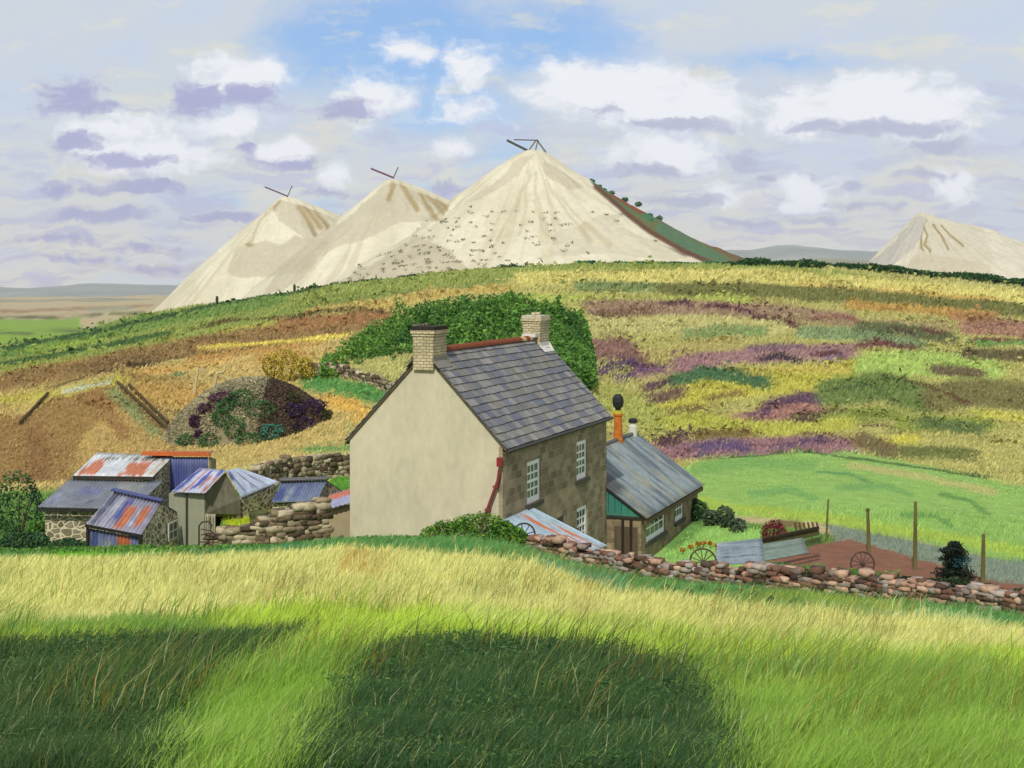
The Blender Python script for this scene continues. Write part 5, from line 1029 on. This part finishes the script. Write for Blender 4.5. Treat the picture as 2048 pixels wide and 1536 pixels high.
# farmyard and garden grass
n = 60000
Y = gv.uniform(43, 68, n); X = gv.uniform(-.40, .42, n) * Y; px = X / Y * F + CX
c_ = ground_colour(X, Y, H(X, Y)); ok = (Y > split_near(px) + .5) & (c_[:, 1] > c_[:, 0] * 1.02); X, Y = X[ok], Y[ok]
blades('yard_grass', X, Y, gv.uniform(.08, .26, len(X)), gv.uniform(.03, .06, len(X)), .15, .15, M_GRASS, (.75, 1.2), seed=4)
# moor: heather, rushes and rough grass
n = 370000
Y = np.exp(gv.uniform(math.log(60), math.log(352), n)); X = gv.uniform(-.47, .48, n) * Y; px, py = project(X, Y, H(X, Y))
field = (px > 1380) & (py > np.interp(px, [1380, 1500, 1700, 1850, 1985, 2400], [932, 908, 906, 930, 964, 1030]))
cl = fbm(X / 7, Y / 11, 4); h = Y * .0019 * (.35 + 1.3 * cl) * gv.uniform(.5, 1.4, len(X)) * np.where(field, .4, 1.15); w = Y * .00125 * gv.uniform(.6, 1.5, len(X))
blades('heather', X, Y, h, w, .30, .38, M_GRASS, (.78, 1.3), [(.03, (96, 110, 50)), (.02, (216, 200, 120))], seed=5)

# separate heather and gorse clumps standing out of the moor
n = 2600
Y = np.exp(gv.uniform(math.log(85), math.log(345), n)); X = gv.uniform(-.47, .48, n) * Y; px, py = project(X, Y, H(X, Y)); c0_ = ground_colour(X, Y, H(X, Y)) * ALB
fld = (px > 1380) & (py > np.interp(px, [1380, 1500, 1700, 1850, 1985, 2400], [925, 900, 898, 922, 956, 1022])); ok = ~fld & free(X, Y) & (fbm(X / 9 + 3, Y / 14, 3) > .46); X, Y, c0_ = X[ok], Y[ok], c0_[ok]; m_ = 16
sz = np.repeat(Y * .0036 * gv.uniform(.5, 1.6, len(X)), m_); off = gv.normal(size=(len(sz), 3)) * np.array([1.3, .9, .42]); off[:, 2] = np.abs(off[:, 2])
XX = np.repeat(X, m_) + off[:, 0] * sz; YY = np.repeat(Y, m_) + off[:, 1] * sz; ZZ = H(XX, YY) + off[:, 2] * sz * 1.1; v, f, cc = leafcloud(np.stack([XX, YY, ZZ], 1), len(XX), sz * .85, np.repeat(c0_, m_, 0) * 1.12, seed=55, flat=.3, cj=.25)
o_ = link('heather_clumps', newmesh('heather_clumps', v, f, cc), M_LEAF); o_['kind'] = 'stuff'

# low dark green leaves over the dark patches of the foreground
def dark_leaves(poly_, n, seed, c):
    g_ = np.random.default_rng(seed); Y = np.exp(g_.uniform(math.log(10.5), math.log(24), n * 3)); X = g_.uniform(-.45, .3, n * 3) * Y; Z = H(X, Y); px, py = project(X, Y, Z)
    px = px + (fbm(X * 1.5, Y * 1.5, 3) - .5) * 70 + g_.normal(size=len(X)) * 16; py = py + (fbm(X * 1.2 + 5, Y * 1.5, 3) - .5) * 30 + g_.normal(size=len(X)) * 9
    ins = np.zeros(len(X), bool); m = len(poly_)
    for k_ in range(m):
        (ax, a_), (bx, b_) = poly_[k_], poly_[(k_ + 1) % m]
        if a_ != b_: ins ^= ((a_ > py) != (b_ > py)) & (px < (bx - ax) * (py - a_) / (b_ - a_) + ax)
    X, Y, Z = X[ins][:n], Y[ins][:n], Z[ins][:n]; top = .06 + .26 * np.clip(fbm(X / .8, Y / .8, 3) * 1.7 - .4, 0, 1); z = Z + top * g_.uniform(0.0, 1.0, len(X)) ** .6
    v, f, cc = leafcloud(np.stack([X, Y, z], 1), len(X), Y * .0046, c, flat=.4, aspect=.26, seed=seed, cj=.3)
    o_ = link('dark_leaves', newmesh('dark_leaves', v, f, cc), M_LEAF); o_['kind'] = 'stuff'
DKL = pal((78, 116, 60), (90, 130, 64), (66, 102, 56), (108, 142, 68), (84, 108, 56), (64, 100, 62))
dark_leaves(DARKL, 15000, 31, DKL); dark_leaves(DARKR, 22000, 32, DKL)

# dense thicket on the rise behind the house
g_ = np.random.default_rng(41)
pxs = np.linspace(640, 1192, 90); bot = np.interp(pxs, [640, 660, 720, 800, 1000, 1192], [742, 745, 768, 800, 810, 745]); topy = np.interp(pxs, [640, 660, 780, 840, 880, 940, 1000, 1060, 1120, 1160, 1180, 1192], [740, 728, 640, 612, 602, 594, 592, 594, 606, 628, 672, 735])
Vv = []; ts = np.linspace(0, 1, 22)
for t_ in ts:
    d_ = 112 + 38 * t_; y_ = bot + (topy - bot) * (t_ ** .75); y_ = y_ + (fbm(pxs / 22, pxs * 0 + t_ * 7, 3) - .5) * 16; Vv.append(np.stack([(pxs - CX) / F * d_, np.full(90, d_), -(y_ - HY) / F * d_], 1))
for q, dz in ((156, -2.5), (160, -9)): d_ = q; Vv.append(np.stack([(pxs - CX) / F * d_, np.full(90, float(d_)), -(topy - HY) / F * 150 + dz], 1))
Vv = np.stack(Vv); nT = Vv.shape[0]; flatV = Vv.reshape(-1, 3); ii = np.arange(nT * 90).reshape(nT, 90); Fc = np.stack([ii[:-1, :-1], ii[:-1, 1:], ii[1:, 1:], ii[1:, :-1]], -1).reshape(-1, 4)
GT = pal((108, 156, 58), (88, 136, 56), (134, 176, 64), (164, 192, 78), (74, 118, 52), (112, 160, 74)); thk = thing('thicket', 'large dense green thicket covering the rise behind the farmhouse chimneys', 'thicket', (0, 0, 0)); thk.location = (0, 112, -9)
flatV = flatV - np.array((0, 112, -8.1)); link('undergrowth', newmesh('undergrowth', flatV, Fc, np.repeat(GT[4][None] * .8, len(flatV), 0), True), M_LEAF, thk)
n = 105000; a = g_.uniform(0, 88.99, n); t_ = g_.uniform(0, 21.99, n); i, j = t_.astype(int), a.astype(int); fi, fj = (t_ - i)[:, None], (a - j)[:, None]; V3 = Vv - np.array((0, 112, -8.1))
P_ = (V3[i, j] * (1 - fj) + V3[i, j + 1] * fj) * (1 - fi) + (V3[i + 1, j] * (1 - fj) + V3[i + 1, j + 1] * fj) * fi
bm_ = fbm(P_[:, 0] / 1.5, P_[:, 1] / 2.2, 3); P_[:, 2] += g_.uniform(-.2, 1.0, n) * (np.clip(bm_ - .35, 0, 1) * 4.2 + np.clip(fbm(P_[:, 0] / 4.2 + 8, P_[:, 1] / 5, 2) - .45, 0, 1) * 3.4)
k_ = np.clip(fbm(P_[:, 0] / 3.0 + 4, P_[:, 1] / 4.5, 3) * 6 - .6 + g_.normal(size=n) * .8, 0, 5).astype(int); cc = GT[[4, 1, 0, 5, 2, 3]][k_]
v, f, c_ = leafcloud(P_, n, .40, cc, flat=.2, seed=42, cj=.32); q = link('foliage', newmesh('foliage', v, f, c_), M_LEAF, thk)

# round overgrown mound beyond the sheds
mc = np.array([(508 - CX) / F * 88, 88., -12.2]); nA, nR = 72, 26; V = []; Cc = []
for r_ in np.linspace(0, 1, nR):
    th = np.linspace(0, 2 * math.pi, nA, endpoint=False); zz = math.cos(r_ * math.pi / 2) ** .55 * 5.35; rr = r_ * 6.1 * (1 + (fbm(np.cos(th) * 2 + 5, np.sin(th) * 2 + r_, 3) - .5) * .25)
    x, y = np.cos(th) * rr, np.sin(th) * rr * .85; z = zz + (fbm(x / 1.2, y / 1.2, 3) - .5) * .7; V.append(np.stack([x, y, z], 1))
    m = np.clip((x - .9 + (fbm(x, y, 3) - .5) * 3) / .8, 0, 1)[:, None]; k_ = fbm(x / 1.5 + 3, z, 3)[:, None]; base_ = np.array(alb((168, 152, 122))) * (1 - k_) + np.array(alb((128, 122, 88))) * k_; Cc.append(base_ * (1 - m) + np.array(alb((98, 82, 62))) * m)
V = np.concatenate(V); Cc = np.concatenate(Cc); ii = np.arange(nR * nA).reshape(nR, nA); nx = np.roll(ii, -1, 1); Fc = np.stack([ii[:-1], nx[:-1], nx[1:], ii[1:]], -1).reshape(-1, 4)
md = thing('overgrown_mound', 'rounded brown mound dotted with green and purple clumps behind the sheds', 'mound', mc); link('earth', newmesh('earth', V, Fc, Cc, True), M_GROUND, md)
n = 40000; d_ = g_.normal(size=(n, 3)); d_[:, 2] = np.abs(d_[:, 2]); d_ /= np.linalg.norm(d_, axis=1)[:, None]; hz_ = np.hypot(d_[:, 0], d_[:, 1]); ra = np.arccos(np.clip(d_[:, 2], 0, 1)) / (math.pi / 2); 
P_ = np.stack([d_[:, 0] / np.maximum(hz_, .01) * ra * 6.1, d_[:, 1] / np.maximum(hz_, .01) * ra * 6.1 * .85, np.cos(ra * math.pi / 2) ** .55 * 5.35 + g_.uniform(0, .35, n)], 1)
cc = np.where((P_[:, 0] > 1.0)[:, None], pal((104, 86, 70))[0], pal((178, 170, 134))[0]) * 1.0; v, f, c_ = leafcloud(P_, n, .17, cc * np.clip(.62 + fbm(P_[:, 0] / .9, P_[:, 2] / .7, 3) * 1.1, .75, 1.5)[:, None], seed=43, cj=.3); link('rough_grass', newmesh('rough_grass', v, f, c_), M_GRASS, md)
GRN = pal((72, 122, 66), (92, 140, 78), (60, 104, 60)); TEA = pal((72, 146, 124), (88, 160, 130), (60, 120, 104)); PUR = pal((92, 54, 84), (76, 44, 78), (112, 66, 92)); DPR = pal((58, 40, 72), (74, 50, 92)); OLV = pal((92, 92, 56), (78, 78, 50))
from mathutils.bvhtree import BVHTree
bvm = BVHTree.FromPolygons([Vector(v_) + Vector(mc) for v_ in V], [tuple(int(q_) for q_ in p_) for p_ in Fc])
def onmound(px, py):
    r_ = bvm.ray_cast(Vector((0, 0, 0)), at(px, py + 9, 1).normalized())[0]; return r_ - Vector((0, 0, .12)) if r_ is not None else None
MS = [(370, 886, .8, .6, GRN, 0, 0), (418, 886, 1.1, .6, GRN, 0, 0), (440, 842, .9, .8, GRN, 0, 0), (468, 862, 1.0, .8, GRN, 0, 0), (480, 800, 1.2, .7, GRN, 0, 0), (520, 825, 1.4, .8, GRN, 0, 0), (500, 880, 1.3, .6, GRN, 0, 0), (450, 812, .9, .6, GRN, 0, 0), (585, 800, .8, .6, OLV, 2, 2), (600, 870, .8, .5, OLV, 2, 2), (640, 865, 1.0, .5, OLV, 2, 2), (648, 830, .7, .5, OLV, 2, 2),
                                   (542, 868, 1.0, .7, TEA, 3, None), (448, 792, 1.3, .45, PUR, 1, 1), (415, 818, .8, .5, PUR, 1, 1), (390, 848, .5, .6, PUR, 1, 1), (398, 868, .4, .4, PUR, 1, 1), (460, 908, .9, .4, PUR, 1, 1), (520, 896, 1.2, .4, PUR, 1, 1), (586, 820, 1.0, .5, DPR, 4, 4), (628, 816, 1.1, .6, DPR, 4, 4), (608, 852, 1.1, .6, DPR, 4, 4)]
MS.sort(key=lambda q: (q[5], q[0]))
for (x, y, w_, h_, P_, lb, gp) in MS:
    fam = [q for q in MS if q[5] == lb]; od = nth(fam.index(next(q for q in fam if q[:2] == (x, y))), len(fam)); hgt_ = 'high' if y < 825 else ('half way' if y < 870 else 'low')
    w_ *= 1.6; h_ *= 1.5
    if onmound(x, y) is None: continue
    L_ = {0: od + ' of the mid green clumps, ' + hgt_ + ' on the rounded mound', 1: od + ' of the reddish purple clumps, ' + hgt_ + ' on the rounded mound', 2: od + ' of the dull olive clumps, ' + hgt_ + ' on the rounded mound', 3: 'single teal green clump low in the middle of the rounded mound', 4: od + ' of the dark violet clumps, ' + hgt_ + ' on the rounded mound'}[lb]
    G_ = {0: 'green clumps on the mound', 1: 'purple clumps on the mound', 2: 'olive clumps on the mound', 3: None, 4: 'violet clumps on the mound'}[lb]
    shrub('small_shrub', L_, 'shrub', x, 88, w_, h_ * 1.1, P_, 420, .17, G_, base=onmound(x, y), stems=False, sink=0)

# gorse in flower
YEL = pal((216, 196, 60), (206, 180, 50), (150, 132, 60), (130, 112, 54), (226, 210, 80))
for i, (px, py, w_, h_, lb) in enumerate([(545, 762, 2.2, 2.4, 'left of three tall gorse bushes with yellow tops above the mound'), (578, 764, 2.6, 3.0, 'middle and tallest gorse bush with yellow tops above the mound'), (612, 760, 1.8, 2.0, 'right of three gorse bushes above the mound')]):
    shrub('gorse_bush', lb, 'bush', px, gd(px, py, 88, 170), w_, h_, YEL, 900, .2, 'gorse above the mound', seed=i)

# hedges on the skyline and banks
def hedge(name, label, pts, n, hgt, palette, leaf, group=None, wid=1.2, seed=1, cat='hedge', rough=.5, absz=False):
    """pts = (px, d); foliage heaped along a line on the ground"""
    g_ = np.random.default_rng(seed); P3 = [onground(*p) for p in pts]; L_ = np.cumsum([0] + [(P3[i + 1] - P3[i]).length for i in range(len(P3) - 1)]); A_ = np.array([tuple(p) for p in P3]); s_ = g_.uniform(0, L_[-1], n)
    C3 = np.stack([np.interp(s_, L_, A_[:, k_]) for k_ in range(3)], 1); hh = hgt * ((1 - rough) + 2 * rough * fbm(s_ / (hgt * 1.6) + seed, s_ * 0, 3)) ; y_ = g_.normal(size=n) * wid * .3
    P_ = C3.copy(); P_[:, 1] += y_; P_[:, 0] += g_.normal(size=n) * leaf; P_[:, 2] = H(P_[:, 0], P_[:, 1]) + hh * g_.uniform(0, 1, n) ** .7 * (1 - np.clip(np.abs(y_) / wid, 0, 1) ** 2 * .7)
    o_ = P3[0]; v, f, c_ = leafcloud(P_ - np.array(tuple(o_)), n, leaf, palette, seed=seed, flat=.2)
    t = link(name, newmesh(name, v, f, c_), M_LEAF); t.location = o_; return tag(t, label, cat, group)
HDG = pal((62, 108, 52), (50, 92, 48), (84, 128, 60), (44, 78, 44)); HDL = pal((88, 142, 62), (106, 160, 66), (70, 120, 54), (128, 170, 62)); HBL = pal((72, 138, 92), (90, 150, 84), (60, 118, 78))
hedge('hedge', 'dark hedge on the skyline from the tallest heap to the right edge', [(1440, 344), (1520, 343), (1700, 340), (1850, 335), (1985, 330), (2200, 325)], 15000, 2.1, HDG, .75, 'hedges along the skyline', 3, 1)
hedge('hedge', 'low lighter hedge on the skyline in front of the tallest heap', [(1150, 345), (1300, 346), (1440, 345)], 5200, 1.3, HBL, .7, 'hedges along the skyline', 3, 2)
hedge('hedge', 'broken line of hedge on the skyline left of the tallest heap', [(610, 342), (700, 344), (820, 345), (950, 346), (1050, 346)], 5200, 1.0, HDG, .6, 'hedges along the skyline', 2.4, 3, rough=.9)
hedge('hedge', 'long green hedge bank at the top of the meadow in front of the sheds', [(-260, 44.6), (60, 44.4), (250, 44.3), (420, 44.2), (600, 44.0), (700, 43.8), (860, 43.4)], 22000, .17, HDL, .11, None, 1.6, 4)
hedge('hedge', 'dark strip of hedge on top of the garden wall at the right edge', [(1790, 39.4), (1900, 38.4), (1985, 37.7), (2300, 35.2)], 7000, .48, pal((48, 70, 38), (62, 84, 44), (40, 56, 32)), .12, None, .8, 5)
hedge('hedge', 'loose green plants growing along the back of the garden wall', [(1540, 42.5), (1600, 42), (1700, 41.2), (1790, 40.4)], 4000, .50, HDL, .12, None, .7, 7, cat='plants')
for i, (px, d, w_, h_, lb) in enumerate([(900, 43.6, 1.9, .85, 'left of three bright green bushes below the house gable'), (960, 43.6, 2.1, 1.15, 'middle of three bright green bushes below the house gable'), (1012, 43.7, 1.3, 1.0, 'right of three bright green bushes, touching the black wheel')]):
    shrub('round_bush', lb, 'bush', px, d, w_, h_, pal((120, 168, 44), (140, 186, 50), (92, 142, 48), (70, 120, 50), (64, 104, 44)), 2600, .10, 'bushes below the gable', depth=1.2, seed=i, lumps=14)
DGR = pal((50, 88, 54), (64, 104, 58), (40, 70, 46), (80, 120, 60))
for i, (px, d, w_, h_, lb) in enumerate([(40, 53.5, 2.4, 2.6, 'tall dark green bush at the left edge beside the stone shed'), (78, 50.8, 1.2, 1.0, 'smaller bright green bush against the corner of the stone shed'), (-70, 54, 3.2, 2.8, 'dark green bush beyond the left edge of the sheds'), (50, 47.6, 1.9, .8, 'spreading green bush in front of the left end of the stone shed'), (130, 47.2, 1.6, .55, 'low green bush below the stone shed wall')]):
    shrub('bush', lb, 'bush', px, d, w_, h_, DGR if i != 1 else HDL, 1800, .13, 'bushes at the left end of the sheds', seed=i, lumps=10)
# garden plants
shrub('rose_bush', 'deep red flowering bush behind the olive board frame', 'bush', 1548, 59, 1.15, 1.35, pal((150, 30, 50), (176, 44, 66), (120, 26, 44), (90, 60, 50)), 1500, .10, lumps=9)
shrub('bush', 'dark green bush at the far corner of the stone annexe', 'bush', 1397, 66.5, 1.0, 1.2, DGR, 1200, .12)
for i, (px, w_, h_) in enumerate([(1425, 1.0, .9), (1450, 1.0, 1.1), (1476, .9, .8)]):
    shrub('rush_clump', nth(i, 3) + ' of the grey-green rush clumps behind the garden lawn', 'plant', px, 65 - i, w_, h_, pal((96, 118, 88), (78, 100, 74), (120, 138, 100)), 700, .16, 'rush clumps behind the lawn', seed=i)
shrub('green_plant', 'leafy bright green plant in the lawn above the grey sheet', 'plant', 1505, 58, 1.2, .55, HDL, 800, .11)
shrub('green_plant', 'small green plant in the middle of the brown plot', 'plant', 1632, 52.5, .7, .5, pal((70, 112, 52), (88, 130, 60)), 500, .10)
for i, (px, py) in enumerate([(1366, 1104), (1381, 1098), (1396, 1092), (1407, 1090), (1420, 1091), (1433, 1096)]):
    d = gd(px, py + 6, 48, 64); p = onground(px, d); t = thing('orange_flower', nth(i, 6) + ' of the orange flowers above the pinkish wheel', 'flower', p, 0, 'orange flowers in the garden'); q = 9 / F * d
    pts = blob_points((0, 0, .22), (q * .8, q * .6, q * .6), 90, gv); v, f, c_ = leafcloud(pts, 90, .08, pal((206, 124, 30), (220, 140, 40), (190, 104, 26)), seed=i); link('petals', newmesh('petals', v, f, c_), M_LEAF, t); b = MB(); b.tube([(0, 0, -.05), (.01, 0, .2)], .012, 5, alb((80, 120, 50))); b.build('stalk', M_LEAF, t)
for i, (px, py) in enumerate([(1336, 1176), (1376, 1186), (1406, 1174), (1440, 1184), (1480, 1184), (1510, 1188), (1538, 1198)]):
    d = gd(px, py + 8, 30, 42); shrub('small_shrub', nth(i, 7) + ' of the rounded green clumps below the pinkish wall', 'shrub', px, d, .42, .3, pal((70, 124, 60), (86, 140, 66)), 300, .06, 'green clumps below the wall', seed=i)
# dark wind-bent conifer
p = onground(1908, 52); t = thing('conifer_tree', 'short dark ragged conifer with a teal patch near the right edge of the garden', 'tree', p); kk = 52 / F; hT = zy(1084, 52) - p.z
b = MB(); b.tube([(0, 0, -.3), (.04, 0, hT * .5), (-.02, 0, hT * .96)], [.11, .07, .02], 8, alb((60, 52, 40)))
g2 = np.random.default_rng(77); V_, F_, C_, off = [], [], [], 0; D4 = pal((32, 48, 36), (40, 58, 42), (28, 40, 34), (50, 66, 44))
for lv, (zf, wpx, cx_) in enumerate([(.12, 38, -2), (.22, 46, 0), (.34, 34, -4), (.48, 26, -2), (.60, 30, 4), (.72, 22, 2), (.84, 26, 0), (.94, 12, 4)]):
    for s_ in range(9):
        an = 6.283 * s_ / 9 + lv; L1 = wpx * kk * g2.uniform(.35, 1.25); e = Vector((math.cos(an) * L1 + cx_ * kk, math.sin(an) * L1 * .8, hT * zf - L1 * .12)); b.tube([(0, 0, hT * zf), e], [.03, .008], 4, alb((54, 48, 38)))
        q_ = g2.uniform(.15, 1, 120)[:, None]; pts = np.array([0, 0, hT * zf]) * (1 - q_) + np.array(tuple(e)) * q_ + g2.normal(size=(120, 3)) * np.array([.07, .07, .05]); V_.append(pts)
b.build('trunk', M_BARK, t); pts = np.concatenate(V_); cc = D4[g2.integers(0, 4, len(pts))]; mm = (pts[:, 2] > hT * .42) & (pts[:, 2] < hT * .64) & (pts[:, 0] > -.1); cc[mm] = pal((48, 100, 104))[0]; v, f, c_ = leafcloud(pts, len(pts), .09, cc, seed=78, flat=.3); link('crown', newmesh('crown', v, f, c_), M_LEAF, t)
# bushes along the track on the tallest heap, scrub on its flank
def hill_pt(px, py, d): return at(px, py, d)
for i, (px, py, s_) in enumerate([(1184, 362, 9), (1197, 372, 8), (1208, 378, 6), (1222, 386, 9), (1250, 398, 8), (1277, 408, 9), (1300, 428, 6), (1318, 437, 10)]):
    k_ = 822 / F; shrub('hillside_bush', nth(i, 8) + ' of the small green bushes along the edge of the tallest heap', 'bush', px, 822, s_ * 1.8 * k_, s_ * 1.2 * k_, HBL, 160, 1.3, 'bushes on the tallest heap', base=hill_pt(px, py + 6, 822), stems=False, sink=0, seed=i)
# scrub scattered over the left flank of the tallest heap: rays down onto the heap's own surface
from mathutils.bvhtree import BVHTree
hp = [o for o in COL.objects if o.name.startswith('spoil_heap')][0]; bv = BVHTree.FromPolygons([v.co for v in hp.data.vertices], [p.vertices[:] for p in hp.data.polygons])
g_ = np.random.default_rng(91); spots = []
for i in range(1400):
    px, py = g_.uniform(660, 1330), g_.uniform(395, 570); wgt = .9 if (px < 900 and py > 440) else (.55 if px < 1010 and py > 420 else (.30 if px < 1150 and py > 410 else .05))
    if g_.random() > wgt * .42: continue
    r_ = bv.ray_cast(Vector((0, 0, 0)), at(px, py, 1).normalized()); 
    if r_[0] is not None: spots.append(tuple(r_[0]))
pts = np.repeat(np.array(spots), 14, 0) + g_.normal(size=(len(spots) * 14, 3)) * np.array([.75, .75, .35]) + np.array([0, 0, .5]); v, f, c_ = leafcloud(pts, len(pts), .9, pal((112, 108, 66), (136, 128, 84), (92, 92, 60), (150, 136, 90)), seed=92); o_ = link('scrub', newmesh('scrub', v, f, c_), M_LEAF); o_['kind'] = 'stuff'

# ------------------------------------------------------------------ the air
HAZE = 1
if HAZE:
    b = MB(); b.box(-7200, 7200, -120, 8600, -140, 330)
    m = bpy.data.materials.new('haze_air'); m.use_nodes = True; t = m.node_tree; t.nodes.clear()
    o_ = t.nodes.new('ShaderNodeOutputMaterial'); v = t.nodes.new('ShaderNodeVolumePrincipled'); v.inputs['Color'].default_value = (0.82, 0.86, 0.95, 1); v.inputs['Density'].default_value = 0.00005; v.inputs['Anisotropy'].default_value = 0.0
    t.links.new(v.outputs[0], o_.inputs['Volume'])
    hz = b.build('haze', m); hz['kind'] = 'stuff'
